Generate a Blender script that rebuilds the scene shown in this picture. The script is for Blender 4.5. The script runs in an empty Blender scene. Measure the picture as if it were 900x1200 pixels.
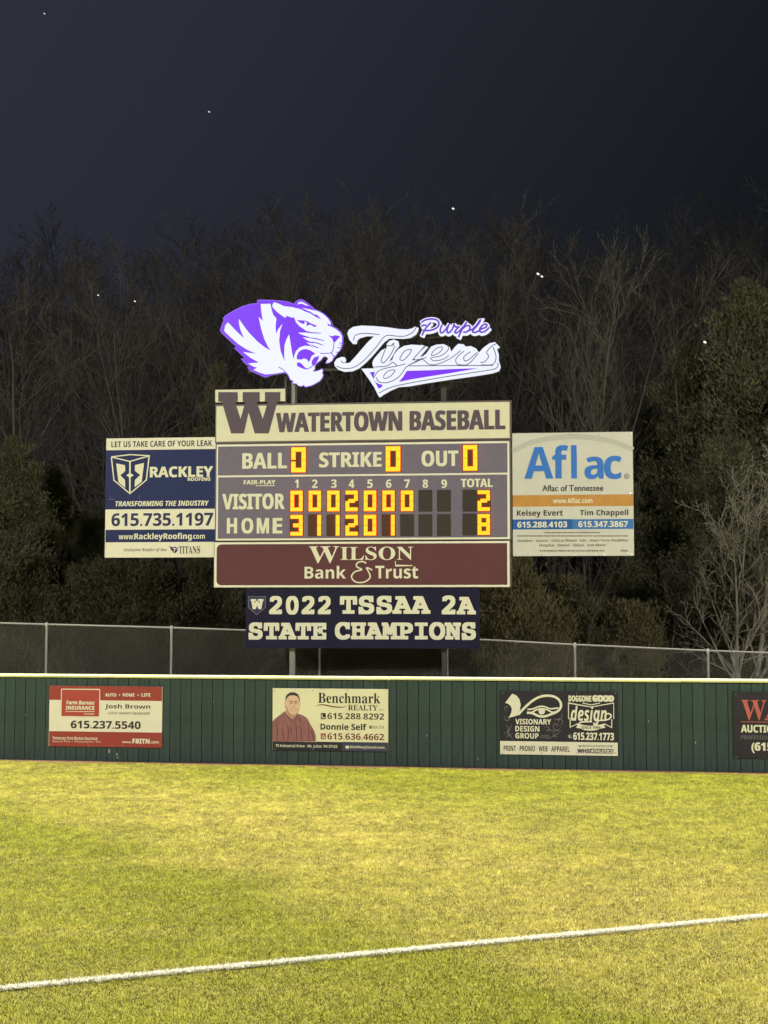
import bpy, math, random
import numpy as np
from mathutils import Vector, Matrix, noise
from mathutils.geometry import tessellate_polygon

S = bpy.context.scene
COL = S.collection
PI = math.pi

# ---------------------------------------------------------------- camera
CAM = Vector((0.0, 0.0, 3.4))
PITCH = math.atan(110 / 1600)
cam = bpy.data.cameras.new("camera")
cam.sensor_fit = 'VERTICAL'
cam.sensor_height = 36.0
cam.sensor_width = 27.0
cam.lens = 48.0
cam.clip_start = 0.1
cam.clip_end = 3000
camo = bpy.data.objects.new("camera", cam)
camo.location = CAM
camo.rotation_euler = (PI / 2 + PITCH, 0, 0)
COL.objects.link(camo)
S.camera = camo
S.render.resolution_x, S.render.resolution_y = 768, 1024

# ---------------------------------------------------------------- world: night sky
W = bpy.data.worlds.new("World")
S.world = W
W.use_nodes = True
nt = W.node_tree
bg = nt.nodes['Background']
tc = nt.nodes.new('ShaderNodeTexCoord')
dot = nt.nodes.new('ShaderNodeVectorMath'); dot.operation = 'DOT_PRODUCT'
dot.inputs[1].default_value = Vector((-0.62, 0.25, 0.55)).normalized()
nt.links.new(tc.outputs['Generated'], dot.inputs[0])
rp = nt.nodes.new('ShaderNodeValToRGB')
rp.color_ramp.interpolation = 'EASE'
rp.color_ramp.elements[0].position = 0.0
rp.color_ramp.elements[0].color = (0.0012, 0.0034, 0.0030, 1)
rp.color_ramp.elements[1].position = 0.85
rp.color_ramp.elements[1].color = (0.0290, 0.0305, 0.0455, 1)
nt.links.new(dot.outputs['Value'], rp.inputs['Fac'])
nt.links.new(rp.outputs['Color'], bg.inputs['Color'])
bg.inputs['Strength'].default_value = 1.0

# ---------------------------------------------------------------- floodlights (the ballpark's lamp poles, outside the frame)
LIGHTCOL = (1.0, 0.93, 0.70)      # what the lit faces are calibrated to (lamps plus the bounce off the turf)
LAMPCOL = (1.0, 0.93, 0.83)
def flood(name, loc, target, watts, angle, blend=0.6, size=1.2, color=LAMPCOL):
    l = bpy.data.lights.new(name, 'SPOT')
    l.energy = watts
    l.color = color
    l.spot_size = math.radians(angle)
    l.spot_blend = blend
    l.shadow_soft_size = size
    o = bpy.data.objects.new(name, l)
    o.location = loc
    d = Vector(target) - Vector(loc)
    o.rotation_euler = d.to_track_quat('-Z', 'Y').to_euler()
    COL.objects.link(o)
    return o
flood("floodlight_infield", (-30, -14, 21), (-1, 48, 7.0), 47000, 60, 0.7)
flood("floodlight_infield", (27, -16, 21), (1, 48, 7.0), 47000, 60, 0.7)
flood("floodlight_outfield", (-43, 36.5, 24), (0, 9.5, 0), 500000, 60, 0.7)
flood("floodlight_outfield", (45, 25.5, 24), (2, 9.5, 0), 500000, 60, 0.7)

S.view_settings.view_transform = 'Standard'
S.view_settings.look = 'None'
S.view_settings.exposure = 0.0
S.view_settings.gamma = 1.0

# ================================================================ helpers
def lin(c):
    c = c / 255.0
    return c / 12.92 if c <= 0.04045 else ((c + 0.055) / 1.055) ** 2.4

E0 = 0.98
def seen(r, g, b):
    """base colour of a face that photographs as r,g,b in the warm floodlight"""
    return tuple(min(0.86, lin(v) / (E0 * k)) for v, k in zip((r, g, b), LIGHTCOL))

_mats = {}
def mat(name, color, rough=0.6, spec=0.3, metal=0.0, emit=None, estr=0.0, noise_amt=0.0, noise_scale=6.0, bump=0.0, bump_scale=40.0, vary=0.0, stretch=None):
    if name in _mats:
        return _mats[name]
    m = bpy.data.materials.new(name)
    m.use_nodes = True
    t = m.node_tree
    p = t.nodes['Principled BSDF']
    p.inputs['Base Color'].default_value = (*color, 1)
    p.inputs['Roughness'].default_value = rough
    p.inputs['Specular IOR Level'].default_value = spec
    p.inputs['Metallic'].default_value = metal
    if emit:
        p.inputs['Emission Color'].default_value = (*emit, 1)
        p.inputs['Emission Strength'].default_value = estr
    last = None
    if noise_amt > 0 or bump > 0 or vary > 0:
        co = t.nodes.new('ShaderNodeTexCoord')
        mp = t.nodes.new('ShaderNodeMapping')
        if stretch: mp.inputs['Scale'].default_value = stretch
        t.links.new(co.outputs['Object'], mp.inputs['Vector'])
    if noise_amt > 0:
        n = t.nodes.new('ShaderNodeTexNoise'); n.inputs['Scale'].default_value = noise_scale
        n.inputs['Detail'].default_value = 6; n.inputs['Roughness'].default_value = 0.65
        t.links.new(mp.outputs[0], n.inputs['Vector'])
        r = t.nodes.new('ShaderNodeMapRange')
        r.inputs['From Min'].default_value = 0.3; r.inputs['From Max'].default_value = 0.7
        r.inputs['To Min'].default_value = 1 - noise_amt; r.inputs['To Max'].default_value = 1 + noise_amt * 0.7
        t.links.new(n.outputs['Fac'], r.inputs['Value'])
        mul = t.nodes.new('ShaderNodeVectorMath'); mul.operation = 'SCALE'
        mul.inputs[0].default_value = color
        t.links.new(r.outputs[0], mul.inputs['Scale'])
        last = mul.outputs[0]
    if vary > 0:
        oi = t.nodes.new('ShaderNodeObjectInfo')
        r2 = t.nodes.new('ShaderNodeMapRange')
        r2.inputs['To Min'].default_value = 1 - vary; r2.inputs['To Max'].default_value = 1 + vary
        t.links.new(oi.outputs['Random'], r2.inputs['Value'])
        mul2 = t.nodes.new('ShaderNodeVectorMath'); mul2.operation = 'SCALE'
        if last: t.links.new(last, mul2.inputs[0])
        else: mul2.inputs[0].default_value = color
        t.links.new(r2.outputs[0], mul2.inputs['Scale'])
        last = mul2.outputs[0]
    if last:
        t.links.new(last, p.inputs['Base Color'])
    if bump > 0:
        n2 = t.nodes.new('ShaderNodeTexNoise'); n2.inputs['Scale'].default_value = bump_scale
        n2.inputs['Detail'].default_value = 4
        t.links.new(mp.outputs[0], n2.inputs['Vector'])
        b = t.nodes.new('ShaderNodeBump'); b.inputs['Strength'].default_value = bump
        b.inputs['Distance'].default_value = 0.02
        t.links.new(n2.outputs['Fac'], b.inputs['Height'])
        t.links.new(b.outputs[0], p.inputs['Normal'])
    _mats[name] = m
    return m

def tag(o, label=None, cat=None, group=None, kind=None):
    if label: o['label'] = label
    if cat: o['category'] = cat
    if group: o['group'] = group
    if kind: o['kind'] = kind
    return o

def mesh_obj(name, verts, faces, material, parent=None, smooth=False):
    me = bpy.data.meshes.new(name)
    me.from_pydata([tuple(v) for v in verts], [], faces)
    if material: me.materials.append(material)
    if smooth:
        me.polygons.foreach_set('use_smooth', [True] * len(me.polygons))
    me.update()
    o = bpy.data.objects.new(name, me)
    COL.objects.link(o)
    if parent: o.parent = parent
    return o

def share(name, me, parent=None, loc=(0, 0, 0)):
    o = bpy.data.objects.new(name, me)
    COL.objects.link(o); o.location = loc
    if parent: o.parent = parent
    return o

def copy_tree(o, parent=None):
    c = o.copy(); COL.objects.link(c)
    if parent: c.parent = parent
    for ch in list(o.children):
        copy_tree(ch, c)
    return c

def box(V, F, x0, y0, z0, x1, y1, z1):
    i = len(V)
    V += [(x0, y0, z0), (x1, y0, z0), (x1, y1, z0), (x0, y1, z0), (x0, y0, z1), (x1, y0, z1), (x1, y1, z1), (x0, y1, z1)]
    F += [(i, i+3, i+2, i+1), (i+4, i+5, i+6, i+7), (i, i+1, i+5, i+4), (i+1, i+2, i+6, i+5), (i+2, i+3, i+7, i+6), (i+3, i, i+4, i+7)]

def bevel_box_obj(name, b, material, parent=None, bev=0.01):
    """box with chamfered long edges"""
    import bmesh
    bm = bmesh.new()
    V, F = [], []
    box(V, F, *b)
    vs = [bm.verts.new(v) for v in V]
    for f in F: bm.faces.new([vs[k] for k in f])
    bmesh.ops.bevel(bm, geom=bm.edges[:], offset=bev, segments=1, affect='EDGES')
    bmesh.ops.recalc_face_normals(bm, faces=bm.faces[:])
    me = bpy.data.meshes.new(name); bm.to_mesh(me); bm.free()
    me.materials.append(material)
    return share(name, me, parent)

def tube(V, F, pts, rad, sides=6, cap=True):
    """tapered tube through pts (Vectors), radii rad"""
    base = len(V)
    n = len(pts)
    up = Vector((0.13, 0.31, 1)).normalized()
    for k in range(n):
        if k == 0: d = pts[1] - pts[0]
        elif k == n - 1: d = pts[-1] - pts[-2]
        else: d = pts[k+1] - pts[k-1]
        d = d.normalized() if d.length > 1e-9 else Vector((0, 0, 1))
        a = d.cross(up)
        if a.length < 0.05: a = d.cross(Vector((1, 0, 0)))
        a.normalize(); b = d.cross(a)
        r = rad[k]
        for s in range(sides):
            t = 2 * PI * s / sides
            V.append(tuple(pts[k] + a * (r * math.cos(t)) + b * (r * math.sin(t))))
    for k in range(n - 1):
        for s in range(sides):
            s2 = (s + 1) % sides
            F.append((base + k*sides + s, base + k*sides + s2, base + (k+1)*sides + s2, base + (k+1)*sides + s))
    if cap:
        F.append(tuple(base + s for s in reversed(range(sides))))
        F.append(tuple(base + (n-1)*sides + s for s in range(sides)))

def ray(px, py):
    """world direction of a pixel of the 900x1200 photograph"""
    c, s = math.cos(PITCH), math.sin(PITCH)
    x, y, z = (px - 450), (600 - py), 1600.0
    return Vector((x, z * c - y * s, z * s + y * c)) / 1600.0
def ground(px, py, z=0.0):
    d = ray(px, py); t = (z - CAM.z) / d.z
    return CAM + d * t
def at_depth(px, py, Y):
    d = ray(px, py); t = Y / d.y
    return CAM + d * t

class Frame:
    """a vertical plane: u to the right, v up, w toward the viewer"""
    def __init__(self, p, right):
        self.p = Vector(p); self.r = Vector((right[0], right[1], 0)).normalized()
        self.n = Vector((self.r.y, -self.r.x, 0))          # toward camera
    def uv(self, px, py, w=0.0):
        d = ray(px, py)
        o = self.p + self.n * w
        t = (o - CAM).dot(self.n) / d.dot(self.n)
        q = CAM + d * t - o
        return (q.dot(self.r), q.z)
    def matrix(self):
        m = Matrix.Identity(4)
        m.col[0].xyz = self.r; m.col[1].xyz = -self.n; m.col[2].xyz = (0, 0, 1); m.col[3].xyz = self.p
        return m
# inside a frame, local coordinates are (u, -w, v)

def catmull(pts, n=4, closed=False):
    out = []
    N = len(pts)
    rng = range(N) if closed else range(N - 1)
    for i in rng:
        p0 = pts[(i-1) % N] if (closed or i > 0) else pts[0]
        p1 = pts[i]; p2 = pts[(i+1) % N]
        p3 = pts[(i+2) % N] if (closed or i + 2 < N) else pts[-1]
        for k in range(n):
            t = k / n; t2 = t*t; t3 = t2*t
            out.append(tuple(0.5*((2*p1[a]) + (-p0[a]+p2[a])*t + (2*p0[a]-5*p1[a]+4*p2[a]-p3[a])*t2 + (-p0[a]+3*p1[a]-3*p2[a]+p3[a])*t3) for a in (0, 1)))
    if not closed: out.append(tuple(pts[-1]))
    return out

def m_sans(s, kind):
    U, L, D = {'bold': (0x1D5D4, 0x1D5EE, 0x1D7EC), 'serif': (0x1D400, 0x1D41A, 0x1D7CE), 'serifit': (0x1D468, 0x1D482, 0x1D7CE),
               'boldit': (0x1D63C, 0x1D656, 0x1D7EC), 'script': (0x1D4D0, 0x1D4EA, 0x1D7CE), 'mono': (0x1D670, 0x1D68A, 0x1D7F6)}[kind]
    r = ''
    for ch in s:
        if 'A' <= ch <= 'Z': r += chr(U + ord(ch) - 65)
        elif 'a' <= ch <= 'z': r += chr(L + ord(ch) - 97)
        elif '0' <= ch <= '9': r += chr(D + ord(ch) - 48)
        else: r += ch
    return r

_tc = {}
def glyphs(s, style):
    """triangulated outline of a line of lettering, normalised to 0..1 x 0..1 by its box"""
    key = (s, style)
    if key in _tc: return _tc[key]
    cu = bpy.data.curves.new('t', 'FONT')
    cu.body = s if style in ('plain',) else m_sans(s, style)
    cu.resolution_u = 3
    o = bpy.data.objects.new('t', cu); COL.objects.link(o)
    bpy.context.view_layer.update()
    dg = bpy.context.evaluated_depsgraph_get()
    me = bpy.data.meshes.new_from_object(o.evaluated_get(dg))
    V = [(v.co.x, v.co.y) for v in me.vertices]
    F = [tuple(p.vertices) for p in me.polygons]
    bpy.data.objects.remove(o); bpy.data.curves.remove(cu); bpy.data.meshes.remove(me)
    x0 = min(v[0] for v in V); x1 = max(v[0] for v in V); y0 = min(v[1] for v in V); y1 = max(v[1] for v in V)
    r = ([((x-x0)/(x1-x0), (y-y0)/(y1-y0)) for x, y in V], F)
    _tc[key] = r
    return r

class Art:
    """prints on / builds up a sign: coordinates come in a zoom window k = (x0, y0, scale) of the photograph"""
    def __init__(self, frame, parent, k=(0, 0, 1)):
        self.f, self.parent, self.k, self.parts = frame, parent, k, 0
    def P(self, x, y):
        return self.f.uv(self.k[0] + x / self.k[2], self.k[1] + y / self.k[2])
    def face(self, name, uvs, w, material, thick=0.0, parent=None):
        V = [(u, -w, v) for u, v in uvs]
        tri = tessellate_polygon([[Vector((u, v, 0)) for u, v in uvs]])
        F = []
        for t in tri:
            a, b, c = [Vector((uvs[i][0], uvs[i][1])) for i in t]
            cr = (b - a).cross(c - a)
            F.append(tuple(t) if cr > 0 else (t[0], t[2], t[1]))
        if thick > 0:
            n = len(uvs)
            V += [(u, -w + thick, v) for u, v in uvs]
            area = sum(uvs[i][0]*uvs[(i+1) % n][1] - uvs[(i+1) % n][0]*uvs[i][1] for i in range(n))
            F += [tuple(q + n for q in reversed(f)) for f in F[:]]
            for i in range(n):
                j = (i + 1) % n
                F.append((i, i+n, j+n, j) if area > 0 else (i, j, j+n, i+n))
        return mesh_obj(name, V, F, material, parent or self.parent)
    def poly(self, name, pts, w, material, thick=0.0, smooth=0, parent=None):
        if smooth: pts = catmull(pts, smooth, True)
        return self.face(name, [self.P(*p) for p in pts], w, material, thick, parent)
    def rect(self, name, x0, y0, x1, y1, w, material, thick=0.0, parent=None, rnd=0.0, corners=(1, 1, 1, 1)):
        xm, ym = (x0 + x1) / 2, (y0 + y1) / 2
        u0 = self.P(x0, ym)[0]; u1 = self.P(x1, ym)[0]; v1 = self.P(xm, y0)[1]; v0 = self.P(xm, y1)[1]
        pts = []
        for (cu, cv, sx, sy, a0, on) in ((u0, v0, 1, 1, PI, corners[0]), (u1, v0, -1, 1, 1.5*PI, corners[1]), (u1, v1, -1, -1, 0, corners[2]), (u0, v1, 1, -1, PI/2, corners[3])):
            if rnd > 0 and on:
                for k in range(6):
                    a = a0 + k / 5 * PI / 2
                    pts.append((cu + sx*rnd + rnd*math.cos(a), cv + sy*rnd + rnd*math.sin(a)))
            else: pts.append((cu, cv))
        return self.face(name, pts, w, material, thick, parent)
    def ribbon(self, name, lines, width, w, material, parent=None, smooth=0, taper=False, rnd=True):
        """brush strokes; width in zoom-window pixels; lines = list of polylines"""
        V, F = [], []
        pxm = abs(self.P(1, 0)[0] - self.P(0, 0)[0])
        hw0 = width * pxm / 2
        st = 0
        for line in lines:
            if smooth: line = catmull(line, smooth)
            pts = [Vector(self.P(*p)) for p in line]
            n = len(pts)
            ww = w + st * 0.0003; st += 1
            b = len(V)
            for i, p in enumerate(pts):
                d = (pts[min(i+1, n-1)] - pts[max(i-1, 0)])
                d = d.normalized() if d.length > 0 else Vector((1, 0))
                hw = hw0 * (1 if not taper else max(0.12, math.sin(PI * min(1, (i + 0.3) / n * 1.0)) ** 0.7))
                nn = Vector((-d.y, d.x))
                if 0 < i < n - 1:
                    d1 = (pts[i] - pts[i-1]).normalized()
                    c = max(0.5, abs(nn.dot(Vector((-d1.y, d1.x)))))
                    hw = hw / c
                if rnd and not taper and i in (0, n - 1):
                    p = p + d * (hw0 * 0.4 if i == n - 1 else -hw0 * 0.4)
                V.append((p.x + nn.x*hw, -ww, p.y + nn.y*hw)); V.append((p.x - nn.x*hw, -ww, p.y - nn.y*hw))
            for i in range(n - 1):
                F.append((b+2*i, b+2*i+1, b+2*i+3, b+2*i+2))
        return mesh_obj(name, V, F, material, parent or self.parent)
    def text(self, s, x0, y0, x1, y1, w, material, style='bold', embx=0.0, emby=0.0, shear=0.0, name='lettering', parent=None):
        """a line of lettering filling the zoom-window box; embx/emby thicken its strokes (window px)"""
        xm, ym = (x0 + x1) / 2, (y0 + y1) / 2
        u0 = self.P(x0, ym)[0]; u1 = self.P(x1, ym)[0]; v1 = self.P(xm, y0)[1]; v0 = self.P(xm, y1)[1]
        pxm = abs(self.P(1, 0)[0] - self.P(0, 0)[0])
        ex, ey = embx * pxm, emby * pxm
        u0 += ex; u1 -= ex; v0 += ey; v1 -= ey
        G, GF = glyphs(s, style)
        sh = shear * (v1 - v0)
        offs = [(0, 0)]
        if ex or ey: offs = [(-ex, -ey), (ex, -ey), (-ex, ey), (ex, ey), (0, 0)]
        V, F = [], []
        for k, (dx, dy) in enumerate(offs):
            b = len(V)
            V += [(u0 + (u1 - u0 - sh)*x + sh*y + dx, -(w + k*0.0004), v0 + (v1-v0)*y + dy) for x, y in G]
            F += [tuple(i + b for i in f) for f in GF]
        return mesh_obj(name, V, F, material, parent or self.parent)
    def illegible(self, x0, y0, x1, y1, w, material, seed=1):
        """print too small to read: a row of short dashes"""
        rnd = random.Random(seed); V, F = [], []
        x = x0
        while x < x1:
            l = rnd.uniform(4, 14)
            a = self.P(x, y0); b = self.P(min(x + l, x1), y1)
            i = len(V)
            V += [(a[0], -w, b[1]), (b[0], -w, b[1]), (b[0], -w, a[1]), (a[0], -w, a[1])]
            F.append((i, i+1, i+2, i+3))
            x += l + rnd.uniform(2.5, 5)
        return tag(mesh_obj('lettering', V, F, material, self.parent), kind='stuff')

def empty(name, frame=None, loc=None):
    o = bpy.data.objects.new(name, None)
    o.empty_display_size = 0.3
    COL.objects.link(o)
    if frame is not None: o.matrix_world = frame.matrix()
    if loc is not None: o.location = loc
    return o

# ================================================================ materials
cream = mat('cream_paint', seen(222, 216, 172), 0.45, 0.4, noise_amt=0.05, noise_scale=3)
creamprint = mat('cream_print', seen(226, 220, 180), 0.5, 0.3)
creamtrim = mat('cream_trim', seen(232, 226, 190), 0.45, 0.4)
plum = mat('faded_purple_print', seen(92, 78, 84), 0.55, 0.3, noise_amt=0.10, noise_scale=9)
greyface = mat('grey_purple_face', seen(112, 104, 112), 0.5, 0.3, noise_amt=0.07, noise_scale=4)
maroon = mat('maroon_print', seen(98, 60, 58), 0.5, 0.15, noise_amt=0.05, noise_scale=3)
bronze = mat('bronze_frame', seen(104, 92, 84), 0.45, 0.5, metal=0.3, noise_amt=0.1)
darkbox = mat('digit_well', (0.040, 0.034, 0.032), 0.5, 0.3)
steel = mat('galvanised_steel', (0.30, 0.30, 0.29), 0.5, 0.5, metal=0.5, noise_amt=0.15, noise_scale=20)
darksteel = mat('dark_painted_steel', (0.05, 0.05, 0.05), 0.5, 0.4, noise_amt=0.1)
navy = mat('navy_print', seen(40, 48, 86), 0.5, 0.15, noise_amt=0.06, noise_scale=3)
navydeep = mat('deep_navy_vinyl', seen(31, 30, 50), 0.5, 0.15, noise_amt=0.10, noise_scale=3, bump=0.25, bump_scale=3)
navyink = mat('navy_ink', seen(44, 42, 80), 0.5)
greyink = mat('grey_ink', seen(120, 114, 92), 0.5)
darkink = mat('dark_ink', seen(52, 46, 42), 0.5)
palegrey = mat('pale_grey_vinyl', seen(206, 202, 178), 0.38, 0.5, noise_amt=0.05, noise_scale=2, bump=0.3, bump_scale=2.0)
arcgrey = mat('arc_grey_print', seen(186, 184, 162), 0.4)
skyblue = mat('blue_print', seen(62, 118, 186), 0.4, noise_amt=0.08, noise_scale=5)
bandblue = mat('band_blue_print', seen(44, 92, 152), 0.4)
bandblue2 = mat('pale_band_blue_print', seen(66, 116, 170), 0.4)
tan = mat('orange_tan_print', seen(192, 138, 66), 0.4, noise_amt=0.10, noise_scale=4)
redprint = mat('brick_red_print', seen(156, 62, 50), 0.45, noise_amt=0.07, noise_scale=4)
redbox = mat('red_box_print', seen(176, 70, 54), 0.45)
signcream = mat('sign_cream', seen(230, 222, 186), 0.45, noise_amt=0.04, noise_scale=2)
benchcream = mat('benchmark_cream', seen(232, 224, 172), 0.45, noise_amt=0.05, noise_scale=2)
charcoal = mat('charcoal_print', seen(54, 50, 52), 0.5, 0.15, noise_amt=0.10, noise_scale=5)
charcoal2 = mat('blue_charcoal_print', seen(64, 64, 78), 0.45)
ornament = mat('grey_ornament_ink', seen(104, 102, 98), 0.5)
salmon = mat('salmon_ink', seen(192, 98, 82), 0.5)
darkred = mat('dark_red_ink', seen(110, 44, 34), 0.5)
skin = mat('printed_skin', seen(228, 186, 148), 0.5, noise_amt=0.08, noise_scale=14)
skinshade = mat('printed_skin_shade', seen(190, 142, 108), 0.5)
hair = mat('printed_hair', seen(70, 56, 52), 0.5, noise_amt=0.2, noise_scale=30)
shirt = mat('printed_shirt', seen(150, 100, 92), 0.5, noise_amt=0.22, noise_scale=12, stretch=(3, 1, 0.5))
shirtdark = mat('printed_shirt_fold', seen(104, 62, 58), 0.5)
wallgreen = mat('green_wall_paint', seen(62, 76, 66), 0.6, 0.15, noise_amt=0.22, noise_scale=5, vary=0.10, bump=0.25, bump_scale=8, stretch=(1, 1, 0.35))
walldark = mat('wall_backing', (0.012, 0.016, 0.013), 0.8)
capyellow = mat('pale_yellow_cap', seen(218, 212, 142), 0.45, 0.3, noise_amt=0.16, noise_scale=2.5, vary=0.05)
glowwell = mat('amber_glow_well', (0.085, 0.042, 0.028), 0.6, 0.2)  # amber lamp glow tinted into the well colour of lit digits
led = mat('amber_led', (0.3, 0.12, 0.01), 0.4, emit=(1.0, 0.145, 0.005), estr=5.0)
ledoff = mat('unlit_led', (0.10, 0.055, 0.03), 0.4)
neonwhite = mat('white_lit_face', (0.08, 0.08, 0.08), 0.4, emit=(0.80, 0.84, 0.98), estr=1.0)
neonpurple = mat('purple_lit_face', (0.05, 0.01, 0.2), 0.4, emit=(0.165, 0.028, 0.80), estr=1.0)
neonedge = mat('violet_lit_edge', (0.05, 0.01, 0.2), 0.4, emit=(0.26, 0.12, 0.75), estr=0.9)
outline = mat('grey_outline_vinyl', (0.07, 0.07, 0.11), 0.5)
tiltpurple = mat('purple_letter_face', (0.05, 0.01, 0.2), 0.4, emit=(0.13, 0.05, 0.50), estr=1.0)
signreturn = mat('sign_side_metal', (0.10, 0.09, 0.12), 0.5)

#@@SIGNS
# ================================================================ the outfield wall
wl = ground(0, 890.0); wr = ground(900, 905.5)
wdir = (wr - wl).normalized()
FW = Frame(wl, (wdir.x, wdir.y))
WALLTOP = 1.875
def wall_u(px): return FW.uv(px, 850)[0]
UL, UR = wall_u(-170), wall_u(1090)
wall = empty('outfield_wall', FW)
tag(wall, 'long dark green board wall with a pale yellow cap behind the outfield grass', 'wall')
rng = random.Random(4)
V, F = [], []
box(V, F, UL, 0.045, 0, UR, 0.16, WALLTOP - 0.06)
mesh_obj('backing', V, F, walldark, wall)
boards = []
for var in range(4):
    V, F = [], []
    w_, h_ = 0.2335, WALLTOP - 0.075
    r_ = random.Random(var)
    prof = [(0, 0.012), (0.006, 0.001 * r_.random()), (0.10, 0.0), (0.118, 0.007), (0.136, 0.0), (w_ - 0.008, 0.0), (w_ - 0.002, 0.012)]
    for (x, y) in prof:
        V += [(x, y, 0.004), (x, y, h_)]
    V += [(w_ - 0.002, 0.03, 0.004), (w_ - 0.002, 0.03, h_), (0, 0.03, 0.004), (0, 0.03, h_)]
    n_ = len(V) // 2
    for k in range(n_):
        a, b = 2*k, 2*((k+1) % n_)
        F.append((a, b, b+1, a+1))
    F.append(tuple(2*k+1 for k in range(n_)))
    me = bpy.data.meshes.new('board'); me.from_pydata(V, [], F); me.materials.append(wallgreen); me.update()
    boards.append(me)
u = UL
k = 0
while u < UR - 0.2:
    o = share('board', boards[rng.randrange(4)], wall, (u, rng.uniform(0.0, 0.006), rng.uniform(0, 0.004)))
    o.rotation_euler = (rng.uniform(-0.0015, 0.0015), 0, rng.uniform(-0.008, 0.008))
    u += 0.2375; k += 1
# cap: a rounded plastic rail in lengths
seg = 3.05
u = UL
while u < UR:
    u1 = min(u + seg, UR)
    V, F = [], []
    prof = [(-0.030, -0.038), (-0.040, -0.02), (-0.040, 0.0), (-0.022, 0.022), (0.02, 0.03), (0.11, 0.03), (0.15, 0.0), (0.15, -0.038)]
    for x in (u + 0.003, u1 - 0.003):
        V += [(x, a, WALLTOP - 0.01 + b) for a, b in prof]
    n_ = len(prof)
    for q in range(n_):
        q2 = (q + 1) % n_
        F.append((q, q + n_, q2 + n_, q2))
    F.append(tuple(range(n_))); F.append(tuple(reversed(range(n_, 2*n_))))
    cr_ = mesh_obj('cap_rail', V, F, capyellow, wall); cr_.location = (0, 0, rng.uniform(-0.006, 0.006)); cr_.rotation_euler = (rng.uniform(-0.02, 0.02), 0, 0)
    u = u1

def flat_sign(name, label, cat, x0, y0, x1, y1, base_mat, w0=0.035, k=(0, 0, 1), thick=0.022, bolts=True):
    """rigid sign board screwed to the wall: corner boxes in zoom-window px"""
    p = empty(name, FW); tag(p, label, cat)
    a = Art(FW, p, k)
    a.rect('panel', x0, y0, x1, y1, w0, base_mat, thick)
    if bolts:
        V, F = [], []
        for fx in (0.02, 0.35, 0.65, 0.98):
            for fy in (0.03, 0.97):
                u_, v_ = a.P(x0 + (x1-x0)*fx, y0 + (y1-y0)*fy)
                i = len(V)
                for s in range(6):
                    V.append((u_ + 0.012*math.cos(s*PI/3), -w0 - 0.008, v_ + 0.012*math.sin(s*PI/3)))
                for s in range(6):
                    V.append((u_ + 0.012*math.cos(s*PI/3), -w0 - 0.0005, v_ + 0.012*math.sin(s*PI/3)))
                F.append(tuple(i + s for s in range(6)))
                for s in range(6): F.append((i+s, i+6+s, i+6+(s+1) % 6, i+(s+1) % 6))
        mesh_obj('bolt', V, F, steel, p)
    return a

W1, W2, W3 = 0.038, 0.041, 0.044
# --- farm insurance sign
a = flat_sign('wall_sign', 'red and cream insurance advertisement on the green wall, leftmost wall sign', 'sign', 50, 84, 843, 511, signcream, k=(50, 790, 6))
a.rect('print_band', 50, 84, 843, 184, W1, redprint); a.rect('print_band', 50, 405, 843, 511, W1, redprint)
a.rect('print_box', 133, 102, 408, 302, W2, creamprint, rnd=0.03); a.rect('print_box', 139, 109, 402, 295, W3, redbox, rnd=0.02)
W4 = 0.047
a.text('Farm Bureau', 172, 185, 370, 213, W4, creamprint, 'bold', 0.8, 0.5, shear=0.1)
a.text('INSURANCE', 168, 222, 370, 250, W4, creamprint, 'bold', 0.8, 0.8)
a.ribbon('print_rule', [[(168, 262), (370, 262)]], 4, W4, creamprint)
a.text('Tennessee', 295, 272, 368, 284, W4, creamprint, 'bold')
a.text('AUTO', 443, 133, 523, 157, W2, creamprint, 'bold', 0.5, 0.5); a.text('HOME', 568, 133, 650, 157, W2, creamprint, 'bold', 0.5, 0.5); a.text('LIFE', 698, 133, 762, 157, W2, creamprint, 'bold', 0.5, 0.5); a.rect('print_dot', 541, 142, 549, 150, W2, creamprint); a.rect('print_dot', 671, 142, 679, 150, W2, creamprint)
a.text('Josh Brown', 443, 210, 760, 250, W1, darkink, 'bold')
a.text('LUTCF AGENCY MANAGER', 462, 266, 757, 283, W1, greyink, 'boldit')
a.text('615.237.5540', 202, 328, 693, 383, W1, darkink, 'bold', 0.6, 0.6)
a.text('Tennessee Farm Bureau Insurance', 75, 438, 390, 460, W2, creamprint, 'boldit')
a.text('Sparta Pike • Watertown, TN', 75, 466, 410, 482, W2, creamprint, 'plain')
a.text('www.', 563, 472, 630, 484, W2, creamprint, 'plain', 0.5, 0.5); a.text('FBITN', 635, 453, 757, 487, W2, creamprint, 'bold', 1.2, 1); a.text('.com', 762, 470, 820, 487, W2, creamprint, 'plain', 0.5, 0.5)
# --- realty sign with portrait
a = flat_sign('wall_sign', 'cream realty sign with a printed man in a maroon shirt on the green wall', 'sign', 57, 40, 843, 464, benchcream, k=(310, 800, 5.806))
a.rect('print_band', 57, 402, 843, 464, W1, charcoal); a.rect('print_band', 530, 404, 843, 466, W2, charcoal2)
a.text('Benchmark', 367, 70, 790, 140, W1, darkink, 'serif')
a.ribbon('print_rule', [[(352, 158), (380, 150), (420, 152), (470, 163), (520, 166), (562, 162)]], 8, W1, darkred, smooth=4, taper=True)
a.text('REALTY', 570, 150, 772, 188, W1, darkink, 'serif'); a.text('LLC', 780, 178, 812, 188, W1, greyink, 'serif')
a.rect('print_box', 385, 206, 419, 247, W1, charcoal, rnd=0.01); a.ribbon('print_mark', [[(394, 216), (393, 230), (402, 238), (412, 236)]], 6, W2, creamprint, smooth=3)
a.text('615.288.8292', 430, 207, 815, 249, W1, darkink, 'bold')
a.text('Donnie Self', 383, 277, 695, 321, W1, darkink, 'bold', 0.6, 0.4)
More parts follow.
